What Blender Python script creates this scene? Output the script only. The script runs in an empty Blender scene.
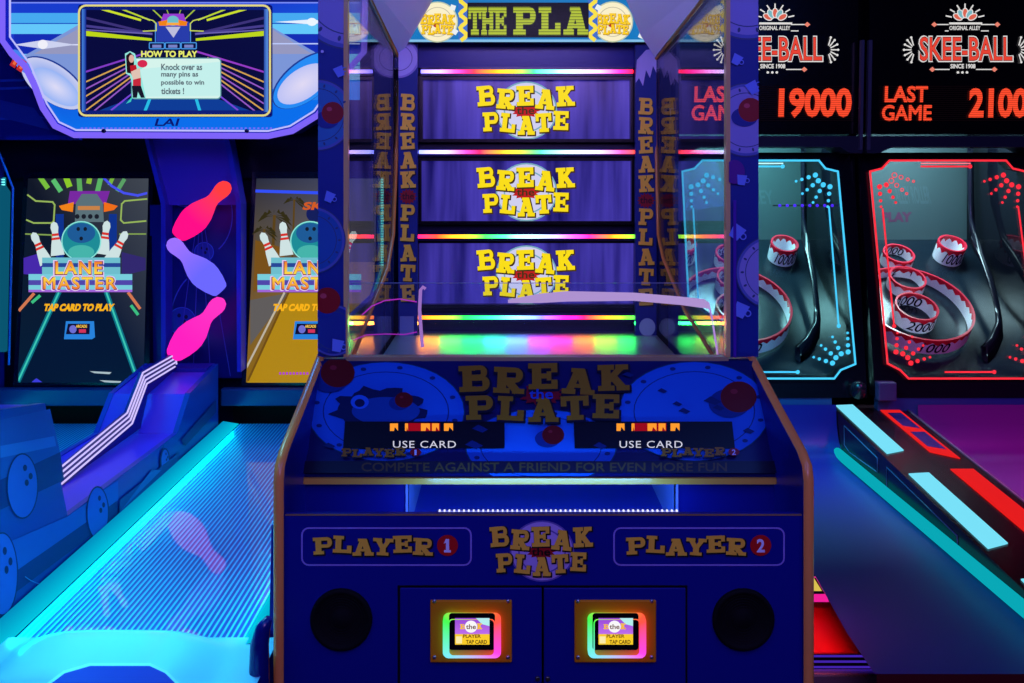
import bpy, math, random
from mathutils import Vector as V

random.seed(7)
SC = bpy.context.scene
COL = SC.collection

# ------------------------------------------------------------------ camera maths
CX, CY, F, EZ = 503.0, 173.0, 850.0, 1.65          # vanishing point, focal length (px), eye height


def at(px, py, Y):
    return V(((px - CX) / F * Y, Y, EZ - (py - CY) / F * Y))


def atX(px, py, X):
    return at(px, py, X * F / (px - CX))


def atZ(px, py, Z):
    return at(px, py, (EZ - Z) * F / (py - CY))


def L1(c):
    c = c / 255.0
    return c / 12.92 if c <= 0.04045 else ((c + 0.055) / 1.055) ** 2.4


def C(r, g, b, s=1.0):
    return (L1(r) * s, L1(g) * s, L1(b) * s, 1.0)


def mixc(a, b, t):
    return tuple(a[i] * (1 - t) + b[i] * t for i in range(4))


# ------------------------------------------------------------------ materials
MATS = {}


def nt(name):
    m = bpy.data.materials.new(name)
    m.use_nodes = True
    t = m.node_tree
    b = t.nodes['Principled BSDF']
    MATS[name] = m
    return m, t, b


def attr_mat(name, rough, spec=0.5, coat=0.0, metal=0.0, noise=0.0):
    m, t, b = nt(name)
    a = t.nodes.new('ShaderNodeAttribute')
    a.attribute_name = 'Col'
    b.inputs['Roughness'].default_value = rough
    b.inputs['Specular IOR Level'].default_value = spec
    b.inputs['Metallic'].default_value = metal
    b.inputs['Coat Weight'].default_value = coat
    b.inputs['Coat Roughness'].default_value = 0.08
    if noise:
        n = t.nodes.new('ShaderNodeTexNoise')
        n.inputs['Scale'].default_value = 35
        r = t.nodes.new('ShaderNodeMapRange')
        r.inputs['To Min'].default_value = max(0.02, rough - noise)
        r.inputs['To Max'].default_value = rough + noise
        t.links.new(n.outputs['Fac'], r.inputs['Value'])
        t.links.new(r.outputs['Result'], b.inputs['Roughness'])
    t.links.new(a.outputs['Color'], b.inputs['Base Color'])


attr_mat('print', 0.5, 0.3, noise=0.02)
attr_mat('gloss', 0.22, 0.4, noise=0.05)
attr_mat('panel', 0.3, 0.25, coat=0.0, noise=0.02)
attr_mat('metal', 0.3, 0.5, metal=0.9, noise=0.08)
attr_mat('rough', 0.8, 0.2, noise=0.1)
attr_mat('satin', 0.36, 0.5, metal=0.8, noise=0.06)
attr_mat('lane', 0.42, 0.35)
attr_mat('mirror', 0.06, 0.45, noise=0.0)


def glow_mat(name, rough=0.25, spec=0.3):
    m, t, b = nt(name)
    a = t.nodes.new('ShaderNodeAttribute')
    a.attribute_name = 'Col'
    b.inputs['Base Color'].default_value = (0.004, 0.004, 0.006, 1)
    b.inputs['Roughness'].default_value = rough
    b.inputs['Specular IOR Level'].default_value = spec
    t.links.new(a.outputs['Color'], b.inputs['Emission Color'])
    b.inputs['Emission Strength'].default_value = 1.0


glow_mat('glow', 0.25, 0.04)
glow_mat('lamp', 0.6, 0.0)


def curtain_mat():
    m, t, b = nt('curtain_screen')
    tc = t.nodes.new('ShaderNodeTexCoord')
    mp = t.nodes.new('ShaderNodeMapping')
    mp.inputs['Scale'].default_value = (9.0, 1.0, 0.7)
    n = t.nodes.new('ShaderNodeTexNoise')
    n.inputs['Scale'].default_value = 1.6
    n.inputs['Detail'].default_value = 3
    r = t.nodes.new('ShaderNodeValToRGB')
    r.color_ramp.elements[0].position = 0.3
    r.color_ramp.elements[0].color = C(18, 14, 92)
    r.color_ramp.elements[1].position = 0.72
    r.color_ramp.elements[1].color = C(78, 66, 190)
    t.links.new(tc.outputs['Object'], mp.inputs['Vector'])
    t.links.new(mp.outputs['Vector'], n.inputs['Vector'])
    t.links.new(n.outputs['Fac'], r.inputs['Fac'])
    t.links.new(r.outputs['Color'], b.inputs['Emission Color'])
    b.inputs['Emission Strength'].default_value = 1.0
    b.inputs['Base Color'].default_value = (0.01, 0.01, 0.02, 1)
    b.inputs['Roughness'].default_value = 0.2


curtain_mat()


def clear_mat(name, tint=(1, 1, 1, 1), ior=1.45, rough=0.0, dust=0.0):
    m, t, b = nt(name)
    t.nodes.remove(b)
    out = t.nodes['Material Output']
    tr = t.nodes.new('ShaderNodeBsdfTransparent')
    tr.inputs['Color'].default_value = tint
    gl = t.nodes.new('ShaderNodeBsdfGlossy')
    gl.inputs['Roughness'].default_value = rough
    fr = t.nodes.new('ShaderNodeFresnel')
    # both faces of a sheet reflect alike: undo the inside-out index on back faces
    ge = t.nodes.new('ShaderNodeNewGeometry')
    io = t.nodes.new('ShaderNodeMapRange')
    io.inputs['To Min'].default_value = ior
    io.inputs['To Max'].default_value = 1.0 / ior
    t.links.new(ge.outputs['Backfacing'], io.inputs['Value'])
    t.links.new(io.outputs['Result'], fr.inputs['IOR'])
    mx = t.nodes.new('ShaderNodeMixShader')
    t.links.new(fr.outputs['Fac'], mx.inputs['Fac'])
    t.links.new(tr.outputs['BSDF'], mx.inputs[1])
    t.links.new(gl.outputs['BSDF'], mx.inputs[2])
    last = mx
    if dust:
        df = t.nodes.new('ShaderNodeBsdfDiffuse')
        df.inputs['Color'].default_value = (0.8, 0.8, 0.9, 1)
        m2 = t.nodes.new('ShaderNodeMixShader')
        m2.inputs['Fac'].default_value = dust
        t.links.new(mx.outputs['Shader'], m2.inputs[1])
        t.links.new(df.outputs['BSDF'], m2.inputs[2])
        last = m2
    t.links.new(last.outputs['Shader'], out.inputs['Surface'])


clear_mat('clear', ior=1.38)
clear_mat('clear_front', ior=1.25, tint=(0.9, 0.93, 1, 1), dust=0.01)


def ridge_mat():
    """ribbed blue plastic alley: ribs run along Y"""
    m, t, b = nt('ribbed_alley')
    tc = t.nodes.new('ShaderNodeTexCoord')
    sp = t.nodes.new('ShaderNodeSeparateXYZ')
    t.links.new(tc.outputs['Object'], sp.inputs['Vector'])
    mu = t.nodes.new('ShaderNodeMath'); mu.operation = 'MULTIPLY'
    mu.inputs[1].default_value = 2 * math.pi / 0.0145
    t.links.new(sp.outputs['X'], mu.inputs[0])
    si = t.nodes.new('ShaderNodeMath'); si.operation = 'SINE'
    t.links.new(mu.outputs[0], si.inputs[0])
    r = t.nodes.new('ShaderNodeValToRGB')
    r.color_ramp.elements[0].position = 0.55
    r.color_ramp.elements[0].color = (0.0, 0.07, 0.36, 1)
    r.color_ramp.elements[1].position = 0.85
    r.color_ramp.elements[1].color = (0.05, 0.72, 0.92, 1)
    mr = t.nodes.new('ShaderNodeMapRange')
    mr.inputs['From Min'].default_value = -1
    t.links.new(si.outputs[0], mr.inputs['Value'])
    t.links.new(mr.outputs['Result'], r.inputs['Fac'])
    t.links.new(r.outputs['Color'], b.inputs['Base Color'])
    bp = t.nodes.new('ShaderNodeBump')
    bp.inputs['Distance'].default_value = 0.003
    bp.inputs['Strength'].default_value = 0.5
    t.links.new(mr.outputs['Result'], bp.inputs['Height'])
    t.links.new(bp.outputs['Normal'], b.inputs['Normal'])
    b.inputs['Roughness'].default_value = 0.3
    b.inputs['Specular IOR Level'].default_value = 0.6
    b.inputs['Coat Weight'].default_value = 0.8
    b.inputs['Coat IOR'].default_value = 1.55
    b.inputs['Coat Roughness'].default_value = 0.02


ridge_mat()


def carpet_mat():
    m, t, b = nt('carpet')
    n = t.nodes.new('ShaderNodeTexNoise')
    n.inputs['Scale'].default_value = 60
    r = t.nodes.new('ShaderNodeValToRGB')
    r.color_ramp.elements[0].color = (0.006, 0.006, 0.012, 1)
    r.color_ramp.elements[1].color = (0.03, 0.025, 0.05, 1)
    t.links.new(n.outputs['Fac'], r.inputs['Fac'])
    t.links.new(r.outputs['Color'], b.inputs['Base Color'])
    b.inputs['Roughness'].default_value = 0.95


carpet_mat()


def wall_mat():
    m, t, b = nt('wall_paint')
    n = t.nodes.new('ShaderNodeTexNoise')
    n.inputs['Scale'].default_value = 8
    r = t.nodes.new('ShaderNodeValToRGB')
    r.color_ramp.elements[0].color = (0.010, 0.010, 0.018, 1)
    r.color_ramp.elements[1].color = (0.016, 0.016, 0.026, 1)
    t.links.new(n.outputs['Fac'], r.inputs['Fac'])
    t.links.new(r.outputs['Color'], b.inputs['Base Color'])
    b.inputs['Roughness'].default_value = 0.85


wall_mat()

# ------------------------------------------------------------------ text outlines from the built-in font
_TX = {}


def text_tris(s, bold=0.0, space=1.0):
    key = (s, bold, space)
    if key in _TX:
        return _TX[key]
    cu = bpy.data.curves.new('t', 'FONT')
    cu.body = s
    cu.size = 1.0
    cu.space_character = space
    cu.offset = bold
    cu.resolution_u = 3
    ob = bpy.data.objects.new('t', cu)
    COL.objects.link(ob)
    dg = bpy.context.evaluated_depsgraph_get()
    me = bpy.data.meshes.new_from_object(ob.evaluated_get(dg))
    fs = [[(me.vertices[i].co.x, me.vertices[i].co.y) for i in p.vertices] for p in me.polygons]
    bpy.data.meshes.remove(me)
    bpy.data.objects.remove(ob)
    bpy.data.curves.remove(cu)
    xs = [p[0] for f in fs for p in f]
    ys = [p[1] for f in fs for p in f]
    x0, x1, y0, y1 = min(xs), max(xs), min(ys), max(ys)
    fs = [[((x - x0) / (x1 - x0), (y - y0) / (y1 - y0)) for x, y in f] for f in fs]
    _TX[key] = fs
    return fs


# ---- chunky wood-type slab letters: strokes in a unit square, y up
def _R(x0, y0, x1, y1):
    return [(x0, y0), (x1, y0), (x1, y1), (x0, y1)]


def _S(a, b, w):
    dx, dy = b[0] - a[0], b[1] - a[1]
    l = math.hypot(dx, dy)
    nx, ny = -dy / l * w / 2, dx / l * w / 2
    return [(a[0] - nx, a[1] - ny), (b[0] - nx, b[1] - ny), (b[0] + nx, b[1] + ny), (a[0] + nx, a[1] + ny)]


def _bowl(x, y0, y1, w, xr):
    ym, xs = (y0 + y1) / 2, xr - (y1 - y0) * .42
    out = [_R(x, y1 - w, xs + .01, y1), _R(x, y0, xs + .01, y0 + w)]
    for k in range(8):
        q = []
        for j, e in ((k, 0), (k + 1, 0), (k + 1, 1), (k, 1)):
            t = math.pi / 2 - math.pi * j / 8
            rx, ry = xr - xs, (y1 - y0) / 2
            if e:
                rx, ry = rx - w * 1.35, ry - w
            q.append((xs + max(rx, .02) * math.cos(t), ym + ry * math.sin(t)))
        out.append(q)
    return out


ST = _R(.12, 0, .42, 1)
SB, STp = _R(0, 0, .54, .2), _R(0, .8, .54, 1)
SLAB = {
    'B': [ST, SB, STp] + _bowl(.3, .47, 1, .18, .93) + _bowl(.3, 0, .6, .19, 1.0),
    'R': [ST, SB, STp] + _bowl(.3, .42, 1, .19, .95) + [_S((.45, .5), (.8, .06), .27), _R(.62, 0, 1.02, .2)],
    'E': [ST, _R(0, 0, .95, .2), _R(0, .8, .95, 1), _R(.3, .41, .75, .6), _R(.75, 0, .95, .36), _R(.75, .64, .95, 1), _R(.6, .33, .75, .68)],
    'A': [_S((.2, .08), (.48, .95), .24), _S((.8, .08), (.54, .95), .32), _R(.25, .25, .75, .4), _R(-.03, 0, .42, .2), _R(.58, 0, 1.05, .2), _R(.25, .84, .68, 1)],
    'K': [ST, SB, STp, _S((.35, .4), (.8, .92), .22), _S((.48, .55), (.82, .08), .27), _R(.6, 0, 1.03, .2), _R(.58, .8, 1.0, 1)],
    'P': [ST, SB, STp] + _bowl(.3, .38, 1, .2, .98),
    'L': [ST, STp, _R(0, 0, .95, .2), _R(.72, 0, .95, .45)],
    '1': [_R(.32, 0, .7, 1), _R(.1, 0, .92, .18), [(.06, .66), (.34, .72), (.34, 1), (.3, 1)]],
    'H': [_R(.08, 0, .36, 1), _R(.64, 0, .92, 1), _R(.3, .4, .7, .6), _R(0, 0, .44, .18), _R(.56, 0, 1, .18), _R(0, .82, .44, 1), _R(.56, .82, 1, 1)],
    'T': [_R(.35, 0, .65, 1), _R(.2, 0, .8, .2), _R(0, .8, 1, 1), _R(0, .58, .2, 1), _R(.8, .58, 1, 1)],
    'Y': [_R(.35, 0, .65, .45), _S((.2, .95), (.5, .4), .25), _S((.82, .95), (.5, .4), .22), _R(-.02, .8, .44, 1), _R(.6, .8, 1.02, 1), _R(.2, 0, .8, .18)],
}


# ------------------------------------------------------------------ mesh builder
class MB:
    def __init__(s, shift=(0, 0, 0)):
        s.v, s.f, s.c, s.m, s.sm = [], [], [], [], []
        s.shift = V(shift)

    def vert(s, p):
        s.v.append(V(p) + s.shift)
        return len(s.v) - 1

    def fi(s, idx, mat, cols, smooth=False):
        if isinstance(cols, tuple):
            cols = [cols] * len(idx)
        s.f.append(list(idx)); s.c.append(list(cols)); s.m.append(mat); s.sm.append(smooth)

    def face(s, pts, mat, cols):
        s.fi([s.vert(p) for p in pts], mat, cols)

    def box(s, x0, x1, y0, y1, z0, z1, mat, col):
        i = [s.vert((x, y, z)) for z in (z0, z1) for y in (y0, y1) for x in (x0, x1)]
        for q in ((0, 2, 3, 1), (4, 5, 7, 6), (0, 1, 5, 4), (2, 6, 7, 3), (0, 4, 6, 2), (1, 3, 7, 5)):
            s.fi([i[k] for k in q], mat, col)

    def prism(s, pts, off, mat, col, col_side=None):
        off = V(off)
        n = len(pts)
        a = [s.vert(p) for p in pts]
        b = [s.vert(V(p) + off) for p in pts]
        s.fi(a, mat, col)
        s.fi(b[::-1], mat, col)
        for k in range(n):
            s.fi([a[k], b[k], b[(k + 1) % n], a[(k + 1) % n]], mat, col_side or col)

    def grid(s, rows, mat, cols, closed=False, smooth=True):
        """rows: lists of points; cols: one colour, or one per row"""
        ids = [[s.vert(p) for p in r] for r in rows]
        n = len(rows[0])
        for j in range(len(rows) - 1):
            for k in range(n if closed else n - 1):
                q = [ids[j][k], ids[j][(k + 1) % n], ids[j + 1][(k + 1) % n], ids[j + 1][k]]
                if isinstance(cols, tuple):
                    cc = cols
                else:
                    cc = [cols[j], cols[j], cols[j + 1], cols[j + 1]]
                s.fi(q, mat, cc, smooth)
        return ids

    def tube(s, pts, r, mat, cols, n=10, caps=True):
        pts = [V(p) for p in pts]
        rows = []
        up = None
        for i, p in enumerate(pts):
            d = (pts[min(i + 1, len(pts) - 1)] - pts[max(i - 1, 0)]).normalized()
            if up is None:
                up = d.orthogonal().normalized()
            up = (up - d * up.dot(d)).normalized()
            w = d.cross(up)
            rr = r[i] if isinstance(r, (list, tuple)) else r
            rows.append([p + (up * math.cos(a) + w * math.sin(a)) * rr for a in [2 * math.pi * k / n for k in range(n)]])
        ids = s.grid(rows, mat, cols, closed=True)
        if caps:
            c0 = cols if isinstance(cols, tuple) else cols[0]
            c1 = cols if isinstance(cols, tuple) else cols[-1]
            s.fi(ids[0][::-1], mat, c0)
            s.fi(ids[-1], mat, c1)

    def lathe(s, base, axis, prof, mat, cols, n=24):
        """prof: (radius, height along the axis)"""
        axis = V(axis).normalized()
        u = axis.orthogonal().normalized()
        w = axis.cross(u)
        rows = [[V(base) + axis * h + (u * math.cos(a) + w * math.sin(a)) * r for a in [2 * math.pi * k / n for k in range(n)]] for r, h in prof]
        s.grid(rows, mat, cols, closed=True)

    def build(s, name, parent=None, bevel=0.0, seg=2):
        org = V(parent['_o']) if parent is not None and '_o' in parent else V((0, 0, 0))
        me = bpy.data.meshes.new(name)
        me.from_pydata([tuple(p - org) for p in s.v], [], s.f)
        names = []
        for m in s.m:
            if m not in names:
                names.append(m)
        for m in names:
            me.materials.append(MATS[m])
        ca = me.color_attributes.new('Col', 'FLOAT_COLOR', 'CORNER')
        flat = []
        for f in s.c:
            for c in f:
                flat.extend(c)
        ca.data.foreach_set('color', flat)
        me.polygons.foreach_set('material_index', [names.index(m) for m in s.m])
        me.polygons.foreach_set('use_smooth', s.sm)
        me.update()
        o = bpy.data.objects.new(name, me)
        COL.objects.link(o)
        o['_o'] = tuple(org)
        if parent is not None:
            o.parent = parent
        if bevel:
            b = o.modifiers.new('Bevel', 'BEVEL')
            b.width = bevel
            b.segments = seg
            b.limit_method = 'ANGLE'
        return o


class Art(MB):
    """flat artwork or printed panel lying in one plane; drawn by sight lines onto that plane, each layer a hair above the last"""

    def __init__(s, p0, n, mat='print', eps=0.00012, shift=(0, 0, 0), clip=None, dx=0.0):
        super().__init__(shift)
        s.p0, s.n, s.mat, s.eps, s.k, s.clip = V(p0), V(n).normalized(), mat, eps, 0, clip
        if s.n.y > 0:
            s.n = -s.n

    def P(s, px, py):
        d = V(((px - CX) / F, 1, -(py - CY) / F))
        o = V((0, 0, EZ))
        t = (s.p0 - o).dot(s.n) / d.dot(s.n)
        return o + d * t + s.n * (s.k * s.eps)

    def _clip(s, pts, cols):
        if s.clip is None:
            return pts, cols
        x0, y0, x1, y1 = s.clip
        if isinstance(cols, tuple):
            cols = [cols] * len(pts)
        poly = list(zip(pts, cols))
        for ax, lim, sg in ((0, x0, 1), (0, x1, -1), (1, y0, 1), (1, y1, -1)):
            out = []
            for i in range(len(poly)):
                (a, ca), (b, cb) = poly[i - 1], poly[i]
                da, db = (a[ax] - lim) * sg, (b[ax] - lim) * sg
                if (da < 0) != (db < 0):
                    t = da / (da - db)
                    out.append(((a[0] + (b[0] - a[0]) * t, a[1] + (b[1] - a[1]) * t), mixc(ca, cb, t)))
                if db >= 0:
                    out.append((b, cb))
            poly = out
            if len(poly) < 3:
                return [], []
        return [p for p, _ in poly], [c for _, c in poly]

    def raw(s, pts, cols, mat=None):
        pts, cols = s._clip(pts, cols)
        if len(pts) < 3:
            return
        s.face([s.P(*p) for p in pts], mat or s.mat, cols)

    def poly(s, pts, cols, mat=None):
        s.k += 1
        s.raw(pts, cols, mat)

    def rect(s, x0, y0, x1, y1, col, mat=None):
        s.poly([(x0, y0), (x0, y1), (x1, y1), (x1, y0)], col, mat)

    def vgrad(s, x0, y0, x1, y1, c0, c1, mat=None):
        s.poly([(x0, y0), (x0, y1), (x1, y1), (x1, y0)], [c0, c1, c1, c0], mat)

    def hgrad(s, x0, y0, x1, y1, c0, c1, mat=None):
        s.poly([(x0, y0), (x0, y1), (x1, y1), (x1, y0)], [c0, c0, c1, c1], mat)

    def ell(s, cx, cy, rx, ry=None, col=None, mat=None, n=36, rot=0, rim=None):
        ry = rx if ry is None else ry
        s.k += 1
        cr, sr = math.cos(rot), math.sin(rot)
        pts = []
        for k in range(n):
            a = 2 * math.pi * k / n
            x, y = rx * math.cos(a), ry * math.sin(a)
            pts.append((cx + x * cr - y * sr, cy + x * sr + y * cr))
        if rim is None:
            s.raw(pts, col, mat)
        else:
            for k in range(n):
                s.raw([(cx, cy), pts[k], pts[(k + 1) % n]], [col, rim, rim], mat)

    def ring(s, cx, cy, rx, ry, w, col, mat=None, n=40, a0=0, a1=360):
        s.k += 1
        for k in range(n):
            q = []
            for a, e in ((k, 0), (k + 1, 0), (k + 1, 1), (k, 1)):
                t = math.radians(a0 + (a1 - a0) * a / n)
                q.append((cx + (rx - e * w) * math.cos(t), cy + (ry - e * w * ry / rx) * math.sin(t)))
            s.raw(q, col, mat)

    def line(s, pts, w, col, mat=None, closed=False):
        s.k += 1
        pts = list(pts) + ([pts[0]] if closed else [])
        n = len(pts)
        for i in range(n - 1):
            a, b = pts[i], pts[i + 1]
            if a == b:
                continue
            cc = col if isinstance(col, tuple) else None
            q = _S(a, b, w)
            ext = w * 0.35
            l = math.hypot(b[0] - a[0], b[1] - a[1])
            ex, ey = (b[0] - a[0]) / l * ext, (b[1] - a[1]) / l * ext
            q = [(q[0][0] - ex, q[0][1] - ey), (q[1][0] + ex, q[1][1] + ey), (q[2][0] + ex, q[2][1] + ey), (q[3][0] - ex, q[3][1] - ey)]
            s.raw(q, cc if cc else [col[i], col[i + 1], col[i + 1], col[i]], mat)
            s.k += .1

    def rrect(s, x0, y0, x1, y1, r, col, mat=None, w=None):
        pts = []
        for cx, cy, a in ((x1 - r, y0 + r, -90), (x1 - r, y1 - r, 0), (x0 + r, y1 - r, 90), (x0 + r, y0 + r, 180)):
            for k in range(6):
                t = math.radians(a + 18 * k)
                pts.append((cx + r * math.cos(t), cy + r * math.sin(t)))
        if w:
            s.line(pts, w, col, mat, closed=True)
        else:
            s.poly(pts, col, mat)
        return pts

    def text(s, txt, x0, y0, x1, y1, col, mat=None, bold=0.0, shear=0.0, col2=None, space=1.0):
        s.k += 1
        if bold and ('M' in txt or 'W' in txt):
            # thicken sharp letters by overlaying shifted copies
            d = bold * (y1 - y0) * 1.1
            for ax, ay in ((d, 0), (-d, 0), (0, d), (0, -d), (d * .7, d * .7), (-d * .7, d * .7), (d * .7, -d * .7), (-d * .7, -d * .7)):
                s.text(txt, x0 + d + ax, y0 + d + ay, x1 - d + ax, y1 - d + ay, col, mat, 0.0, shear, col2, space)
                s.k -= .8
            return
        for f in text_tris(txt, bold, space):
            q = [(x0 + u * (x1 - x0) + shear * (v - .5) * (y1 - y0), y1 - v * (y1 - y0)) for u, v in f]
            cc = col if col2 is None else [mixc(col2, col, v) for u, v in f]
            s.raw(q, cc, mat)

    def slab(s, ch, x0, y0, x1, y1, col, mat=None, rot=0.0, grow=0.0, step=True):
        if step:
            s.k += 1
        cx, cy = (x0 + x1) / 2, (y0 + y1) / 2
        cr, sr = math.cos(rot), math.sin(rot)
        for f in SLAB[ch]:
            mx = sum(p[0] for p in f) / 4; my = sum(p[1] for p in f) / 4
            q = []
            for u, v in f:
                x, y = x0 + u * (x1 - x0) - cx, y1 - v * (y1 - y0) - cy
                if grow:
                    fx, fy = x0 + mx * (x1 - x0) - cx, y1 - my * (y1 - y0) - cy
                    x += grow * (1 if x > fx else -1)
                    y += grow * (1 if y > fy else -1)
                q.append((cx + x * cr - y * sr, cy + x * sr + y * cr))
            s.raw(q, col, mat)
            s.k += .12

    def word(s, txt, x0, y0, x1, y1, col, dark, jig=(0,), rots=(0,), gap=0.06, grow=1.0, mat=None, heights=None):
        n = len(txt)
        cw = (x1 - x0) / n
        for ps in (0, 1):
            for i, ch in enumerate(txt):
                a = x0 + cw * (i + gap / 2); b = x0 + cw * (i + 1 - gap / 2)
                j = jig[i % len(jig)] * (y1 - y0)
                h = (y1 - y0) * (heights[i % len(heights)] if heights else 1)
                if ps == 0:
                    s.slab(ch, a + grow * .8, y0 + j + grow, b + grow * .8, y0 + j + h + grow, dark, mat, rots[i % len(rots)], grow, step=(i == 0))
                else:
                    s.slab(ch, a, y0 + j, b, y0 + j + h, col, mat, rots[i % len(rots)], 0, step=(i == 0))

    def burst(s, cx, cy, rx, ry, col, mat=None, n=14):
        pts = []
        for k in range(2 * n):
            a = math.pi * k / n
            q = 1 if k % 2 == 0 else .74
            pts.append((cx + rx * q * math.cos(a), cy + ry * q * math.sin(a)))
        s.k += 1
        for k in range(2 * n):
            s.raw([(cx, cy), pts[k], pts[(k + 1) % (2 * n)]], col, mat)

    def logo(s, x0, y0, x1, y1, yellow, dark, white, rim, red, mat=None, disc=True):
        w, h = x1 - x0, y1 - y0
        cx, cy = (x0 + x1) / 2, (y0 + y1) / 2 + h * .02
        if disc:
            r = w * .295
            s.ell(cx + w * .01, cy, r * 1.05, r * 1.0, rim, mat)
            s.ell(cx + w * .01, cy, r, r * .95, white, mat)
            s.ring(cx + w * .01, cy, r * .78, r * .74, r * .05, rim, mat)
        s.burst(cx, cy, w * .15, h * .15, red, mat)
        g = max(.5, w * .008)
        s.word('BREAK', x0, y0 + h * .06, x1, y0 + h * .43, yellow, dark, (.0, .16, .0, .18, .02), (-.08, .08, -.03, .1, -.05), .1, g, mat)
        s.word('PLATE', x0 + w * .06, y0 + h * .55, x1 - w * .05, y0 + h * .90, yellow, dark, (.0, .06, .2, .05, -.06), (-.05, .1, 0, -.06, .03), .1, g, mat)
        s.text('the', cx - w * .09, cy - h * .075, cx + w * .09, cy + h * .07, dark, mat, .02)


# ------------------------------------------------------------------ things and parts
def tag(o, label, cat, group=None):
    o['label'] = label
    o['category'] = cat
    if group:
        o['group'] = group


def thing(name, loc, label, cat, group=None):
    o = bpy.data.objects.new(name, None)
    o.location = loc
    COL.objects.link(o)
    o['_o'] = tuple(loc)
    tag(o, label, cat, group)
    return o


def struct(mb, name):
    o = mb.build(name)
    o['kind'] = 'structure'
    return o


BLACK = C(9, 9, 13)
NAVY = C(12, 18, 78)
WHITE = (0.8, 0.8, 0.82, 1)

# ================================================================== THE ROOM
m = MB(); m.box(-3.4, 3.6, -3.0, 5.5, -0.05, 0.0, 'carpet', BLACK); struct(m, 'floor')
m = MB(); m.box(-3.4, 3.6, -3.0, 5.5, 3.2, 3.25, 'wall_paint', BLACK); struct(m, 'ceiling')
m = MB(); m.box(-3.4, 3.6, 5.5, 5.55, 0, 3.2, 'wall_paint', BLACK); struct(m, 'wall_back')
m = MB(); m.box(-3.45, -3.4, -3.0, 5.5, 0, 3.2, 'wall_paint', BLACK); struct(m, 'wall_left')
m = MB(); m.box(3.6, 3.65, -3.0, 5.5, 0, 3.2, 'wall_paint', BLACK); struct(m, 'wall_right')
m = MB(); m.box(-3.4, 3.6, -3.05, -3.0, 0, 3.2, 'wall_paint', BLACK); struct(m, 'wall_front')

# ================================================================== PLATE THROWING GAME (centre)
D1 = 1.995
XL, XR = -0.535, 0.725
PXL, PXR = -0.449, 0.643          # the clear side panes
YW, YB = 2.43, 3.6                # front boards beside the panes, back wall of the play field
PB = C(16, 24, 128)               # cabinet blue laminate
GOLD = C(255, 204, 60)
TRIM = C(244, 156, 76)
LAV = C(206, 190, 236)
RED = C(200, 20, 24)
DARKINK = C(26, 16, 14)
G = thing('plate_throwing_game', (0.095, 2.8, 0.0),
          'wide blue two-player plate throwing cabinet in the middle with yellow lettering and rainbow light bars', 'arcade machine')

# side panels with copper edge trim
prof = [(1.985, 0.02), (1.985, .93), (1.995, .962), (2.03, .985), (2.25, 1.056), (2.50, 1.142), (2.56, 1.16), (3.62, 1.16), (3.62, 0.02)]
for X in (XL, XR - .022):
    m = MB()
    m.prism([(X, y, z) for y, z in prof], (.022, 0, 0), 'panel', PB)
    sp_ = m.build('side_panel', G)
    m = MB()
    pts = prof[0:7]
    rows = []
    for i, (y, z) in enumerate(pts):
        a = pts[max(0, i - 1)]; b = pts[min(len(pts) - 1, i + 1)]
        dy, dz = b[0] - a[0], b[1] - a[1]
        l = math.hypot(dy, dz)
        ny, nz = -dz / l, dy / l
        rows.append([(X - .001, y, z), (X + .003, y + ny * .006, z + nz * .006), (X + .011, y + ny * .0085, z + nz * .0085), (X + .019, y + ny * .006, z + nz * .006), (X + .023, y, z)])
    m.grid(rows, 'gloss', TRIM)
    m.build('edge_trim', sp_)['label'] = 'copper coloured edge trim'

# front panel with the printed plaques and logo
m = MB(); m.box(XL + .022, XR - .022, D1, D1 + .02, .05, .847, 'panel', PB)
fp = m.build('front_panel', G)
m = MB(); m.box(XL + .024, XR - .024, D1 - .001, D1 + .004, .846, .8485, 'gloss', C(150, 110, 80)); m.build('top_edge', fp)
def plaque(px0, px1, tx0, tx1, ccx, num):
    a = Art((0, D1 - .0006, 0), (0, -1, 0), 'print')
    a.rrect(px0, 528, px1, 565, 7, C(150, 130, 215), w=1.6)
    a.word('PLAYER', tx0, 537, tx1, 554, GOLD, DARKINK, (.0, -.08, .08, .06, -.1, .05), (-.05, .05, 0, .06, -.03, .05), .02, .9)
    a.ell(ccx, 545, 10.5, 10.5, RED)
    if num == '1':
        a.slab('1', ccx - 4.2, 538.5, ccx + 4.2, 552, C(235, 230, 245))
    else:
        a.text(num, ccx - 4, 538.5, ccx + 4, 552, C(235, 230, 245), bold=.03)
    a.build('player_plaque', fp)
plaque(302, 471, 313, 433, 447.5, '1')
plaque(614, 784, 626, 746, 760.5, '2')
a = Art((0, D1 - .0006, 0), (0, -1, 0), 'print')
a.logo(489, 523, 593, 577, GOLD, DARKINK, C(190, 165, 225), C(110, 95, 175), C(175, 14, 30))
a.build('logo_decal', fp)

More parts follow.
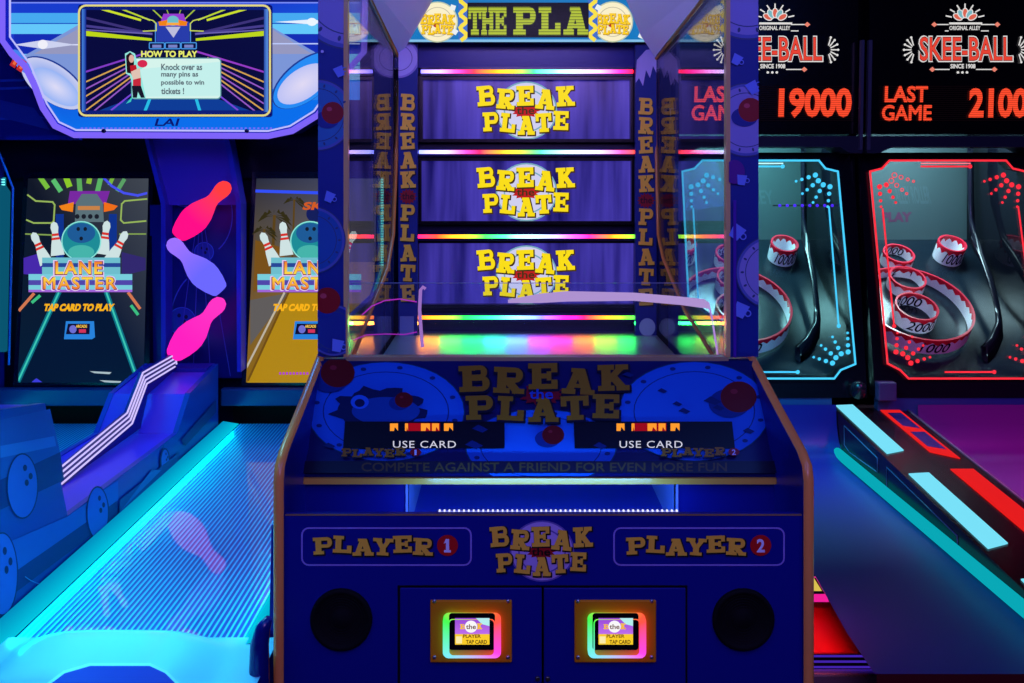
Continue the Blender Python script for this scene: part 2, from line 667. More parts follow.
# cash doors, each with a card reader
for dx, side in ((0, 'left'), (143.5, 'right')):
    x0, x1 = at(399 + dx, 600, D1).x, at(542.5 + dx, 600, D1).x
    ztop = at(0, 586.5, D1).z
    m = MB()
    m.box(x0 - .003, x1 + .003, D1 - .0015, D1 + .01, .12, ztop + .003, 'rough', C(2, 2, 8))
    m.build('door_gap', fp)
    m = MB(); m.box(x0 + .003, x1 - .002, D1 - .005, D1 + .008, .125, ztop - .002, 'panel', PB)
    d = m.build('door', G, bevel=.0015)
    m = MB()
    lx = x1 - .012 if dx == 0 else x1 - .012
    m.lathe((lx if dx == 0 else x0 + .012, D1 - .005, at(0, 677, D1).z), (0, -1, 0), [(0.0055, 0), (0.0055, .004), (.004, .005), (0, .005)], 'metal', C(120, 110, 100), 16)
    m.build('lock', d)
    # reader
    m = MB()
    p0, p1 = at(430.5 + dx, 660, D1), at(512 + dx, 598, D1)
    m.box(p0.x, p1.x, D1 - .012, D1 - .005, p0.z, p1.z, 'gloss', C(226, 140, 20))
    cr = m.build('card_reader', G, bevel=.003)
    m = MB()
    yr = D1 - .016
    def rr(x0, y0, x1, y1, r, n=8):
        pts = []
        for cx, cy, a0 in ((x1 - r, y0 + r, -90), (x1 - r, y1 - r, 0), (x0 + r, y1 - r, 90), (x0 + r, y0 + r, 180)):
            for k in range(n):
                t = math.radians(a0 + 90 * k / (n - 1))
                pts.append((cx + r * math.cos(t), cy + r * math.sin(t)))
        return pts
    o_ = rr(443.5 + dx, 610, 501 + dx, 652.5, 6)
    i_ = rr(450 + dx, 614, 494 + dx, 649, 4)
    nn = len(o_)
    def rc(p):
        x = (p[0] - 472 - dx) / 28; y = (p[1] - 631) / 21
        an = math.degrees(math.atan2(-y, x)) % 360
        keys = [(0, (255, 60, 100)), (45, (255, 90, 60)), (95, (240, 190, 50)), (140, (70, 245, 80)), (180, (90, 250, 120)), (225, (120, 235, 240)), (270, (180, 190, 255)), (320, (255, 70, 230)), (360, (255, 60, 100))]
        for (a0, c0), (a1, c1) in zip(keys, keys[1:]):
            if a0 <= an <= a1:
                return mixc(C(*c0), C(*c1), (an - a0) / (a1 - a0))
    def P3(p, y):
        q = at(p[0], p[1], D1); return V((q.x, y, q.z))
    rows_o = [P3(p, D1 - .012) for p in o_]
    rows_t = [P3(p, D1 - .024) for p in o_]
    rows_i = [P3(p, D1 - .026) for p in i_]
    for k in range(nn):
        j = (k + 1) % nn
        c0, c1 = [tuple(min(1.3, q * 1.1) for q in rc(o_[t])[:3]) + (1,) for t in (k, j)]
        m.face([rows_o[k], rows_o[j], rows_t[j], rows_t[k]], 'lamp', [c0, c1, c1, c0])
        m.face([rows_t[k], rows_t[j], rows_i[j], rows_i[k]], 'lamp', [c0, c1, c1, c0])
    m.build('light_ring', cr)
    a = Art((0, D1 - .0255, 0), (0, -1, 0), 'glow')
    o = dx
    a.rrect(449 + o, 613, 495 + o, 650, 3, BLACK, 'gloss')
    a.vgrad(455 + o, 618, 489.5 + o, 634, C(150, 70, 215), C(190, 110, 235))
    a.rect(455 + o, 634, 489.5 + o, 644.5, C(250, 205, 40))
    a.poly([(476 + o, 618), (489.5 + o, 618), (489.5 + o, 626), (482 + o, 624)], C(180, 240, 240))
    a.ell(471 + o, 626.5, 6.2, 6, C(250, 248, 250))
    a.text('the', 466 + o, 624, 476 + o, 629, C(110, 70, 60), bold=.02)
    a.slab('B', 460 + o, 624, 465 + o, 629, C(250, 190, 40)); a.slab('K', 477 + o, 623, 482 + o, 629, C(250, 190, 40))
    a.text('PLAYER', 463 + o, 634, 481 + o, 637.5, C(120, 80, 10), bold=.03)
    a.text('TAP CARD', 466 + o, 639.5, 487 + o, 643.5, C(90, 60, 10), bold=.03)
    a.rect(456 + o, 636, 462 + o, 643, C(250, 235, 170))
    a.build('screen', cr)
    for sx, sy in ((434.5, 601), (508, 601), (434.5, 657), (508, 657)):
        m = MB()
        q = at(sx + dx, sy, D1 - .012)
        m.lathe((q.x, D1 - .012, q.z), (0, -1, 0), [(.0045, 0), (.0045, .002), (.003, .0035), (0, .004)], 'metal', C(190, 185, 190), 12)
        m.build('screw', cr)

# loudspeakers
for cx in (341.5, 743):
    q = at(cx, 619, D1)
    r = 31 / F * D1
    m = MB()
    m.lathe((q.x, D1, q.z), (0, -1, 0), [(r * 1.0, 0), (r, .006), (r * .94, .010), (r * .86, .008), (r * .80, .003), (r * .45, .0015), (r * .36, .001), (r * .3, .004), (0, .006)], 'rough', C(4, 4, 6), 40)
    s_ = m.build('speaker', G)
    m = MB()
    for k in range(8):
        rr_ = r * (.16 + .085 * k)
        m.lathe((q.x, D1 - .003, q.z), (0, -1, 0), [(rr_, 0), (rr_ + .0009, .0012), (rr_ + .0018, 0)], 'rough', C(8, 8, 11), 36)
    m.build('grille', s_)

# shelf behind the front panel: two blind faces and the ball tray between them
zf = .838
for a0, a1 in ((XL + .022, at(408, 0, 2.2).x), (at(676, 0, 2.2).x, XR - .022)):
    m = MB()
    m.box(a0, a1, 2.205, 2.225, .6, .862, 'panel', PB)
    m.build('shelf_face', G)
m = MB()
tx0, tx1 = at(408, 0, 2.2).x, at(676, 0, 2.2).x
m.box(tx0, tx1, 2.0, 2.62, .70, .71, 'panel', C(40, 60, 190))
m.box(tx0, tx1, 2.60, 2.62, .71, .862, 'panel', C(40, 60, 190))
m.box(tx0 - .006, tx0, 2.2, 2.62, .70, .862, 'panel', C(120, 140, 220))
m.box(tx1, tx1 + .006, 2.2, 2.62, .70, .862, 'panel', C(120, 140, 220))
tr = m.build('ball_tray', G)
m = MB()
ya, yb_ = at(440, 513, 2.03), at(676, 513, 2.03)
n_ = 50
for k in range(n_):
    x = ya.x + (yb_.x - ya.x) * k / (n_ - 1)
    e = .0035
    m.box(x - .002, x + .002, 2.018, 2.024, .845, .849, 'lamp', C(225, 225, 255, 1.3))
m.box(ya.x - .004, yb_.x + .004, 2.0155, 2.026, .838, .845, 'lamp', C(150, 160, 255, .9))
m.build('light_strip', tr)['label'] = 'row of small white lights'

# sloping control panel
ZF_, ZB_ = at(0, 477, 2.19).z, at(0, 360, 2.41).z
p_a, p_b = V((0, 2.19, ZF_)), V((0, 2.41, ZB_))
sl = (p_b - p_a).normalized()
cn = V((0, -sl.z, sl.y))
m = MB()
xa, xb = XL + .0225, XR - .0225
m.prism([(xa, 2.19, ZF_), (xb, 2.19, ZF_), (xb, 2.43, at(0, 359, 2.43).z), (xa, 2.43, at(0, 359, 2.43).z)], cn * -.03, 'panel', C(10, 16, 70))
cp = m.build('control_panel', G)
m = MB(); m.box(xa, xb, 2.182, 2.196, ZF_ - .016, ZF_ - .001, 'gloss', C(214, 160, 70))
m.build('front_edge', cp)['label'] = 'tan front edge strip'
a = Art(p_a + cn * .0006, cn, 'panel', clip=(303, 361, 780, 476))
BG, PL_, PR_ = C(10, 18, 84), C(20, 88, 200), C(12, 40, 110)
a.poly([(303, 476), (779, 476), (754, 361), (320, 361)], BG)
GDULL = C(126, 94, 26)
def plate(cx, cy, rx, ry):
    a.ell(cx, cy, rx, ry, C(10, 60, 100))
    a.ell(cx, cy, rx - 1.2, ry - .8, C(16, 84, 200))
    a.ell(cx, cy, rx - 6, ry - 4, PL_)
    a.ring(cx, cy, rx * .8, ry * .8, 1.1, PR_)
    for k in range(12):
        t = k * math.pi / 6 + .2
        a.ell(cx + rx * .89 * math.cos(t), cy + ry * .89 * math.sin(t), 3, 1.8, PR_, n=8)
plate(541, 447, 76, 38)
plate(386, 412, 79, 50)
plate(694, 412, 76, 50)
# smear of food, cherry, crumbs
pts = []
for k in range(40):
    t = 2 * math.pi * k / 40
    q = 1 + .12 * math.sin(9 * t) + .06 * math.cos(17 * t)
    pts.append((380 + 45 * q * math.cos(t), 411 + 22 * q * math.sin(t)))
a.poly(pts, C(8, 22, 74))
a.ell(386, 412, 34, 14, C(14, 62, 150)); a.ell(360, 403, 9, 7, C(30, 96, 215)); a.ell(360, 404, 5, 4, C(8, 22, 74))
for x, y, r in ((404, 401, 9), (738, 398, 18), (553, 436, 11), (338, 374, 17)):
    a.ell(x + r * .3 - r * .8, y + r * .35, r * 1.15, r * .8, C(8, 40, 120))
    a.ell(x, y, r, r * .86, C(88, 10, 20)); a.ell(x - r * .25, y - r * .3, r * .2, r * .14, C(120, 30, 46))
for x, y, w in ((677, 405, 5), (684, 412, 6), (712, 402, 9), (718, 409, 6), (748, 432, 6), (662, 392, 5), (480, 430, 8), (474, 446, 9), (628, 376, 6), (600, 447, 7), (330, 447, 6)):
    a.poly([(x - w, y), (x - w * .2, y - w * .5), (x + w, y + w * .1), (x + w * .3, y + w * .5)], C(8, 30, 96))
a.burst(541, 396, 24, 11, C(110, 10, 34))
a.word('BREAK', 457, 366, 630, 392, GDULL, C(10, 12, 40), (.05, .12, -.04, .16, .02), (-.04, .05, -.02, .06, -.03), .12, 1.2)
a.word('PLATE', 464, 397, 622, 421, GDULL, C(10, 12, 40), (.02, .06, .12, .04, -.03), (-.03, .05, 0, -.04, .02), .12, 1.2)
a.text('the', 529, 391, 553, 401, C(16, 60, 170), bold=.02)
a.rect(303, 463, 780, 475, C(16, 16, 44))
a.text('COMPETE AGAINST A FRIEND FOR EVEN MORE FUN', 362, 464.5, 726, 473.5, C(70, 60, 40), bold=.02)
for x0, num, cxn in ((342, '1', 416), (660, '2', 732.5)):
    a.word('PLAYER', x0, 450.5, x0 + 64, 458.5, GDULL, C(10, 12, 40), (0, .1, -.1), (0,), .05, .5)
    a.ell(cxn, 454.5, 5.5, 3.8, C(120, 12, 30)); a.text(num, cxn - (1 if num == '1' else 2), 452, cxn + (1 if num == '1' else 2), 457.5, C(180, 180, 230), bold=.02)
a.build('panel_artwork', cp)
for x0, x1, x2, x3, tx in ((345, 504.6, 504.6, 343, 390), (573.7, 732, 735, 574.6, 616.5)):
    a = Art(p_a + cn * .0085, cn, 'glow')
    a.poly([(x0, 421.5), (x3, 448.5), (x2, 448.5), (x1, 421.5)], C(6, 7, 26), 'panel')
    a.rect(tx + 16, 423.2, tx + 50, 431, C(150, 6, 20))
    for gx, gw in ((0, 8), (15, 3), (31, 9), (42, 7), (54, 9)):
        a.poly([(tx + gx, 423.5), (tx + gx, 431), (tx + gx + gw * .5, 431), (tx + gx + gw * .6, 427), (tx + gx + gw, 431), (tx + gx + gw, 423.5)], C(250, 150, 40, 1.1))
    a.text('USE CARD', tx + 3, 441, tx + 66, 448, C(205, 205, 225), space=1.1)
    a.build('score_display', G)['label'] = 'dark score window with red and white characters'

# printed front boards beside the clear panes
def wing(px0, px1, art):
    x0, x1 = at(px0, 0, YW).x, at(px1, 0, YW).x
    m = MB(); m.box(x0, x1, YW, YW + .02, 1.125, 2.35, 'panel', C(10, 38, 128))
    w = m.build('front_board', G)
    a = Art((0, YW - .0006, 0), (0, -1, 0), 'print', clip=(px0 + .3, -60, px1 - .3, 357))
    a.rect(px0, -60, px1, 357, C(10, 38, 128))
    art(a)
    a.build('board_artwork', w)
def dish(a, cx, cy, r, c=C(146, 134, 196), rim=C(50, 64, 110)):
    a.ell(cx, cy, r, r, rim, n=48); a.ell(cx, cy, r * .97, r * .97, C(84, 92, 170), n=48); a.ell(cx, cy, r * .9, r * .9, c, n=48)
    a.ring(cx, cy, r * .74, r * .74, max(.8, r * .02), rim, n=48)
    for k in range(14):
        t = k * math.pi / 7
        a.ell(cx + r * .82 * math.cos(t), cy + r * .82 * math.sin(t), r * .05, r * .03, rim, n=8, rot=t)
def ball(a, cx, cy, r):
    a.ell(cx - r * .5, cy + r * .6, r * 1.1, r * .8, C(20, 40, 130)); a.ell(cx, cy, r, r, C(150, 8, 22)); a.ell(cx - r * .3, cy - r * .35, r * .25, r * .2, C(200, 60, 80))
def cup(a, cx, cy, s, rot):
    c = math.cos(rot); n = math.sin(rot)
    q = [(-1, -1), (1, -1), (.7, 1), (-.7, 1)]
    a.poly([(cx + (x * c - y * n) * s, cy + (x * n + y * c) * s) for x, y in q], C(110, 130, 225))
    a.ring(cx + (1.1 * c) * s, cy + (1.1 * n) * s, s * .5, s * .5, s * .18, C(110, 130, 225), n=12)
def wl(a):
    dish(a, 350, -8, 58); dish(a, 318, 115, 36, C(44, 110, 170)); ball(a, 333, 113, 11); dish(a, 312, 240, 34, C(26, 84, 160)); dish(a, 334, 330, 26, C(24, 44, 130))
    cup(a, 330, 197, 5, .4); cup(a, 340, 72, 5, -.4); ball(a, 328, 300, 13); cup(a, 338, 345, 6, .2)
    a.ell(323, 52, 1.5, 1.5, LAV)
def wr(a):
    dish(a, 748, -10, 50); dish(a, 746, 120, 37); ball(a, 750, 110, 12); dish(a, 772, 272, 37); cup(a, 752, 88, 6, -.5); cup(a, 736, 60, 5, .5)
    a.ell(734, 172, 10, 12, C(90, 20, 130)); cup(a, 741, 180, 5, .1); cup(a, 736, 232, 7, .6); cup(a, 740, 310, 7, .4); a.rect(732.5, 200, 735.5, 357, C(70, 20, 150))
wing(318, 346.5, wl)
wing(728, 758.5, wr)
m = MB()
# clear side panes
for X in (PXL, PXR):
    m = MB(); m.box(X - .003, X + .003, YW + .021, YB - .02, 1.0, 2.6, 'clear', WHITE); pn = m.build('clear_pane', G)
    m = MB(); m.box(X - .006, X + .006, YW - .004, YW + .02, 1.125, 2.35, 'gloss', C(220, 170, 110)); m.build('pane_edge', pn)['label'] = 'tan strip on the front edge of the clear pane'
# copper trim running round the opening in the pane planes
for X, pts in ((PXL + .006, [(352.5, 358), (388, 268), (393.5, 235), (397, 150), (400, 60), (373, 2), (360, -26)]),
               (PXR - .006, [(715, 359), (684, 309), (663, 258), (658, 235), (656, 150), (655, 60), (702, 0), (722, -26)])):
    m = MB()
    m.tube([atX(px, py, X) for px, py in pts], .0062, 'gloss', C(206, 130, 60), 8)
    m.build('opening_trim', G)['label'] = 'copper trim round the side opening'

# back wall of the play field
m = MB(); m.box(PXL, PXR, YB + .03, YB + .06, .9, 2.6, 'panel', C(10, 14, 60)); m.build('back_panel', G)
# play field floor
m = MB(); m.box(PXL + .004, PXR - .004, 2.45, YB + .03, .955, .975, 'satin', C(172, 182, 186)); m.build('play_field', G)
# plate screens
for i, (x0, y0, x1, y1) in enumerate(((423, 80, 630, 139), (421.5, 161, 631, 221), (419, 243, 634, 304))):
    p0, p1 = at(x0, y1, YB), at(x1, y0, YB)
    m = MB()
    t_ = .014
    m.box(p0.x - .02, p1.x + .02, YB - .014, YB + .03, p0.z - t_, p0.z, 'gloss', C(8, 8, 16))
    m.box(p0.x - .02, p1.x + .02, YB - .014, YB + .03, p1.z, p1.z + t_, 'gloss', C(8, 8, 16))
    m.box(p0.x - .02, p0.x, YB - .014, YB + .03, p0.z, p1.z, 'gloss', C(8, 8, 16))
    m.box(p1.x, p1.x + .02, YB - .014, YB + .03, p0.z, p1.z, 'gloss', C(8, 8, 16))
    fr = m.build('screen_frame', G)
    a = Art((0, YB + .02, 0), (0, -1, 0), 'glow')
    a.rect(x0 - 2, y0 - 2, x1 + 2, y1 + 2, C(60, 50, 180), 'curtain_screen')
    cy = (y0 + y1) / 2
    a.logo(476, cy - 27, 575, cy + 27, C(250, 222, 20), C(70, 48, 20), C(208, 208, 240), C(120, 170, 190), C(190, 30, 30))
    a.build('plate_screen', fr)['label'] = 'violet screen showing a white plate with yellow lettering'
# rainbow light bars
RB = {
    'a': [(0, (120, 110, 255)), (.08, (190, 150, 255)), (.16, (255, 60, 160)), (.24, (255, 16, 60)), (.34, (255, 120, 20)), (.44, (190, 190, 40)), (.52, (40, 255, 90)), (.62, (110, 240, 230)), (.72, (200, 220, 255)), (.82, (220, 160, 255)), (.92, (255, 40, 160)), (1, (255, 24, 50))],
    'b': [(0, (120, 130, 255)), (.12, (190, 160, 255)), (.2, (255, 60, 160)), (.28, (255, 20, 70)), (.38, (255, 130, 30)), (.48, (150, 210, 50)), (.55, (40, 255, 110)), (.64, (130, 240, 240)), (.74, (190, 215, 255)), (.84, (215, 150, 255)), (.93, (255, 60, 130)), (1, (255, 60, 36))],
    'c': [(0, (255, 16, 100)), (.1, (255, 60, 30)), (.2, (240, 170, 30)), (.3, (60, 250, 60)), (.4, (60, 255, 150)), (.5, (190, 250, 255)), (.6, (170, 170, 255)), (.7, (220, 80, 255)), (.79, (255, 20, 110)), (.88, (255, 110, 20)), (1, (60, 240, 50))],
    'd': [(0, (255, 80, 20)), (.1, (240, 170, 30)), (.22, (30, 255, 70)), (.36, (60, 255, 160)), (.46, (150, 230, 255)), (.56, (120, 110, 255)), (.66, (255, 30, 200)), (.76, (255, 30, 60)), (.84, (255, 150, 30)), (.93, (120, 230, 40)), (1, (20, 240, 70))],
}
for key, y, x0, x1 in (('a', 71.5, 421, 633), ('b', 152, 419, 635), ('c', 236.5, 416, 637), ('d', 317.5, 414, 641)):
    p0, p1 = at(x0, y, YB - .03), at(x1, y, YB - .03)
    st = RB[key]
    pts, cols = [], []
    N_ = 33
    for k in range(N_):
        t = k / (N_ - 1)
        pts.append(p0.lerp(p1, t))
        for (a0, c0), (a1, c1) in zip(st, st[1:]):
            if a0 <= t <= a1:
                c = mixc(C(*c0), C(*c1), (t - a0) / (a1 - a0 + 1e-6))
                break
        cols.append(tuple(q * 3.6 for q in c[:3]) + (1,))
    m = MB(); m.box(p0.x, p1.x, YB - .028, YB + .03, p0.z - .018, p0.z + .018, 'gloss', C(14, 18, 60))
    ho = m.build('light_channel', G)
    m = MB(); m.tube(pts, .0078, 'lamp', cols, 8)
    m.build('light_bar', ho)['label'] = 'rainbow coloured light bar'

# colours of the added lamps that brighten the play field floor
FLOOR_RGB = [(1, .25, .02), (.1, 1, .1), (.02, 1, .15), (.05, .9, .6), (.15, .3, 1), (.7, .05, 1), (1, .03, .3), (1, .2, .02), (.3, .9, .05), (.02, 1, .1)]

# lit sign across the top of the play field
a = Art((0, 3.5, 0), (0, -1, 0), 'glow')
p0, p1 = at(395, 42, 3.5), at(664, -12, 3.5)
a.box(p0.x, p1.x, 3.502, 3.56, p0.z, p1.z, 'gloss', C(10, 14, 50))
a.rect(395, -12, 664, 42, C(20, 120, 190))
a.rect(395, 39.5, 664, 42, C(130, 190, 230))
YEL = C(250, 225, 60)
for cx in (437.5, 612.5):
    a.ell(cx, 22, 20.5, 20.5, C(190, 200, 170)); a.ell(cx, 22, 19.3, 19.3, C(250, 240, 200)); a.ring(cx, 22, 15, 15, .8, C(200, 190, 160))
    a.burst(cx - 1, 25, 4, 3, C(190, 40, 20))
    a.word('BREAK', cx - 17, 14, cx + 17, 24, C(250, 205, 20), C(160, 110, 20), (0, .08, -.05), (0,), .0, .3)
    a.word('PLATE', cx - 16, 25, cx + 16, 34, C(250, 205, 20), C(160, 110, 20), (0, .08, -.05), (0,), .0, .3)
for x, sgn in ((463.5, 1), (592.5, -1)):
    a.rect(x - 5, -12, x + 5, 39.5, C(60, 110, 200))
    pts = [(x + 3 * math.sin((y + 10) * .45) * sgn, y) for y in range(-10, 41, 2)]
    a.line(pts, 4, YEL)
for x, y, r in ((453, 8, .3), (455, 32, .6), (411, 30, .2), (641, 36, .4), (598, 8, .5), (652, 35, .9), (404, 14, .1)):
    c, s_ = math.cos(r), math.sin(r)
    a.poly([(x + (u * c - v * s_) * 2.6, y + (u * s_ + v * c) * 2.6) for u, v in ((-1, -1), (1, -1), (1, 1), (-1, 1))], C(235, 240, 240))
a.rect(467.5, 3, 588.5, 38, C(12, 14, 10))
LY = C(176, 192, 30)
a.word('THE', 468.5, 7.5, 507, 35.5, LY, C(60, 70, 16), (0,), (0,), .0, .3)
a.word('PLA', 512, 7.5, 588, 35.5, LY, C(60, 70, 16), (0,), (0,), .1, .3)
for y in range(8, 36, 3):
    a.rect(468, y, 588, y + .5, C(14, 18, 8))
a.build('top_sign', G)['label'] = 'lit sign with moving yellow green letters between two plates'
m = MB(); p0, p1 = at(395, 68, YB - .01), at(664, 44, YB - .01)
m.box(p0.x, p1.x, YB - .01, YB + .03, p0.z, p1.z, 'panel', C(12, 26, 120)); m.build('sign_base', G)

# posts with vertical lettering and a broken plate on top
for sgn, xo, xi, ycap, ys in ((-1, 398.5, 417.5, 52, 94), (1, 656.5, 635.5, 52, 98)):
    yp = 3.535
    x0, x1 = sorted((xo, xi))
    m = MB(); q0, q1 = at(x0, 372, yp), at(x1, 44, yp)
    m.box(q0.x, q1.x, yp, yp + .03, q0.z, q1.z, 'panel', C(18, 38, 120))
    po = m.build('corner_post', G)
    a = Art((0, yp - .0006, 0), (0, -1, 0), 'print', clip=(x0, 40, x1, 372))
    cx = (x0 + x1) / 2
    a.rect(x0, 44, x1, 372, C(18, 38, 120))
    if sgn < 0:
        a.ell(xo, 58, 21, 20, C(150, 130, 200)); a.ell(xo, 58, 19, 18, C(190, 170, 225)); a.ring(xo, 58, 14, 13, .8, C(110, 90, 160))
    else:
        a.poly([(635, 84), (637, 60), (646, 50), (657, 48), (657, 74), (653, 66), (650, 78), (646, 70), (643, 86), (639, 78)], C(190, 170, 225))
    y = ys
    for ch in 'BREAK':
        a.slab(ch, cx - 6.6, y + .8, cx + 8, y + 17.6, DARKINK); a.slab(ch, cx - 7.4, y, cx + 7.2, y + 16.6, C(255, 196, 60), rot=.06 * (-1) ** ord(ch))
        y += 19.3
    a.burst(cx, y + 6, 9, 8, C(150, 16, 30)); a.text('the', cx - 6, y + 2, cx + 6, y + 9, C(60, 10, 20), bold=.02)
    y += 14
    for ch in 'PLATE':
        a.slab(ch, cx - 6.6, y + .8, cx + 8, y + 17.6, DARKINK); a.slab(ch, cx - 7.4, y, cx + 7.2, y + 16.6, C(255, 196, 60), rot=.05 * (-1) ** ord(ch))
        y += 20
    if sgn > 0:
        a.ell(647, 327, 8, 9, C(170, 190, 190)); a.poly([(636, 372), (637, 338), (646, 346), (657, 344), (657, 372)], C(170, 190, 190))
    else:
        a.rect(400, 316, 414, 336, C(120, 130, 170))
    a.build('post_artwork', po)
# hood sides: pale panels rising towards the front above the posts
for tri in ([(400, 56), (374, 2), (358, -30)], [(655, 57), (701, 0), (723, -30)]):
    X = PXL if tri[0][0] < CX else PXR
    A = atX(*tri[0], X * .97); B = atX(*tri[2], X * .97)
    inner = [(434, -2, 3.25), (444, -30, 3.0)] if X < 0 else [(628, -2, 3.25), (614, -30, 3.0)]
    Cc = at(*inner[0]); Dd = at(*inner[1])
    mid = at((412 if X < 0 else 641), 36, 3.42)
    m = MB()
    m.prism([A, mid, Cc, Dd, B], (0, .012, .012), 'print', C(214, 206, 252))
    m.build('hood_side', G)['label'] = 'pale violet hood panel'

# low clear ball guard with its pale bent reflections built as glowing shapes
Yg = 2.55
m = MB()
q0, q1 = at(352, 357, Yg), at(716, 283, Yg)
m.box(q0.x, q1.x, Yg, Yg + .004, q0.z - .03, q1.z, 'clear_front', WHITE)
gd = m.build('ball_guard', G)
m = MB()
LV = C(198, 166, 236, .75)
top = [(508, 300), (540, 294), (568, 291.5), (634, 293), (681, 297), (705, 299.5), (710, 304)]
bot = [(710, 309), (681, 305), (634, 300.8), (568, 301.5), (540, 303), (508, 303)]
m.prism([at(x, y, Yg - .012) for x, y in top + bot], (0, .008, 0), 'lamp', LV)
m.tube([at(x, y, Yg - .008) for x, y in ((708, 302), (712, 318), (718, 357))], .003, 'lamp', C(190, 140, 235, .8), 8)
m.build('guard_reflection', gd)['label'] = 'pale violet reflection built as a glowing band'
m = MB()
m.tube([at(x, y, Yg - .008) for x, y in ((425.5, 289), (423, 287), (420.5, 290), (419.6, 310), (421, 330), (422.5, 347))], .0052, 'lamp', C(180, 130, 225, .7), 8)  # left-hand reflection in the guard, shaped as a glowing tube
m.build('guard_reflection_upright', gd)['label'] = 'pale violet upright reflection built as a glowing tube'
m = MB()  # thin glowing magenta curves just in front of the guard sheet
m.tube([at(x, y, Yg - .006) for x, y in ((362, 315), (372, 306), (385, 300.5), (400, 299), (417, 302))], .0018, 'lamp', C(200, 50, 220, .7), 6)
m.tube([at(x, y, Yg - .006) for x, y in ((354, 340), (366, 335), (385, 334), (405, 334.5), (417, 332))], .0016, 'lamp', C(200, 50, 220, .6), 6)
m.build('guard_curve', gd)['label'] = 'thin glowing magenta curves'
m = MB()
m.tube([q0.lerp(q0, 0) + V((0, 0, q1.z - q0.z)), q1], .0012, 'gloss', C(150, 150, 190), 6)
m.build('guard_edge', gd)
m = MB(); p0 = at(346, 359, YW + .01)
m.box(at(346, 0, YW).x, at(728, 0, YW).x, YW - .006, YW + .03, p0.z - .02, at(0, 356.8, YW).z, 'gloss', C(170, 150, 110)); m.build('sill', G)

# ================================================================== BOWLING GAME (left)
W = thing('bowling_game', (-1.42, 3.1, 0),
          'blue two-lane bowling game at the left with three glowing pins and a television on top', 'arcade machine')
YM = 3.6
DB = C(14, 26, 120)
# marquee
out_ = [(2, -40), (2, 40), (12, 54), (25, 66), (34, 84), (43, 108), (55, 126), (74, 135), (268, 136), (292, 131), (318, 115), (334, 92), (348, 70), (364, 52), (366, -40)]
m = MB(); m.prism([at(x, y, YM) for x, y in out_], (0, .18, 0), 'panel', C(30, 70, 200), C(14, 20, 90))
mq = m.build('marquee', W)
a = Art((0, YM - .0006, 0), (0, -1, 0), 'glow')
body = [(9, -20), (9, 36), (30, 64), (46, 104), (58, 122), (76, 129), (267, 130), (290, 125), (316, 109), (342, 70), (360, 46), (360, -20)]
a.poly(body, [C(24, 60, 205) if y < 70 else C(10, 110, 235) for x, y in body])
def strip(y0, y1, c, x0=10, x1=360):
    a.rect(x0, y0, x1, y1, c)
strip(-20, 2, C(12, 26, 130)); strip(2, 3.4, C(120, 140, 250)); strip(13, 23, C(70, 170, 240)); strip(24, 34, C(100, 200, 250)); strip(23, 24, C(20, 70, 190)); strip(34, 54, C(20, 44, 180), 14)
strip(54, 65, C(110, 190, 245), 24); strip(65, 66, C(30, 90, 200), 30); strip(66, 80, C(130, 190, 250), 31); strip(80, 100, C(40, 130, 240), 38)
for pts in ([(24, 56), (80, 24), (80, 90), (60, 78), (34, 66)], [(360, 70), (318, 54), (270, 26), (270, 90), (300, 80)]):
    a.poly(pts, C(124, 150, 215))
a.poly([(34, 54), (80, 28), (80, 54)], C(150, 152, 190)); a.poly([(270, 28), (312, 54), (270, 54)], C(150, 152, 190))
strip(44.2, 45.4, C(220, 225, 255), 16, 80); a.poly([(14, 44.8), (44, 40), (76, 44.8), (44, 49)], C(205, 210, 240)); a.ell(43, 44.5, 5, 4.6, C(240, 240, 250))
strip(43.2, 44.4, C(190, 205, 255), 270, 360); a.poly([(275, 22), (312, 19.5), (330, 22), (312, 24.5)], C(230, 240, 255)); a.ell(312, 22, 5, 4, C(235, 245, 255))
# crossing pins: white bellies with dark outline and red bands
a.ell(54, 83, 38, 19, C(30, 60, 150), rot=.62); a.ell(53.5, 83.5, 37, 18, C(20, 130, 240), rot=.62, rim=C(200, 205, 240))
a.ell(56, 87, 28, 13, C(222, 220, 246), rot=.62, rim=C(150, 180, 245))
a.ell(22, 62, 15, 6.5, C(70, 130, 240), rot=.9); 
for t in (0, 1):
    x, y = 14 + t * 6.5, 60.5 + t * 4.2
    a.poly([(x - 4, y + 4.5), (x + 2.2, y - 6), (x + 7, y - 2.4), (x + 1.2, y + 8)], C(190, 40, 40))
    a.poly([(x - 1.2, y + 3.4), (x + 2.4, y - 2.6), (x + 4.6, y - 1), (x + 1.2, y + 5)], C(235, 110, 60))
a.ell(306, 80, 40, 20, C(30, 60, 150), rot=-.66); a.ell(306.5, 80.5, 39, 19, C(40, 140, 245), rot=-.66)
a.ell(303, 84, 29, 15, C(225, 218, 244), rot=-.6, rim=C(190, 195, 245))
a.text('LAI', 156, 118.5, 179, 126, C(10, 20, 110), bold=.02, shear=.3)
a.build('marquee_artwork', mq)
def off(pts, d):
    return [V((p.x, p.y + d, p.z)) for p in pts]
tubepts = [at(x, y, YM - .02) for x, y in out_]
m = MB(); m.tube(tubepts, .013, 'lamp', C(126, 100, 250, 1.0), 10); m.build('marquee_light', mq)['label'] = 'violet light tube'
m = MB(); m.tube([at(x, y, YM - .015) for x, y in ((10, -30), (10, 37), (30, 64), (47, 104), (59, 122), (76, 130), (268, 131), (290, 126), (314, 111), (340, 74))], .004, 'lamp', C(190, 190, 255), 8); m.build('inner_light', mq)
m = MB()
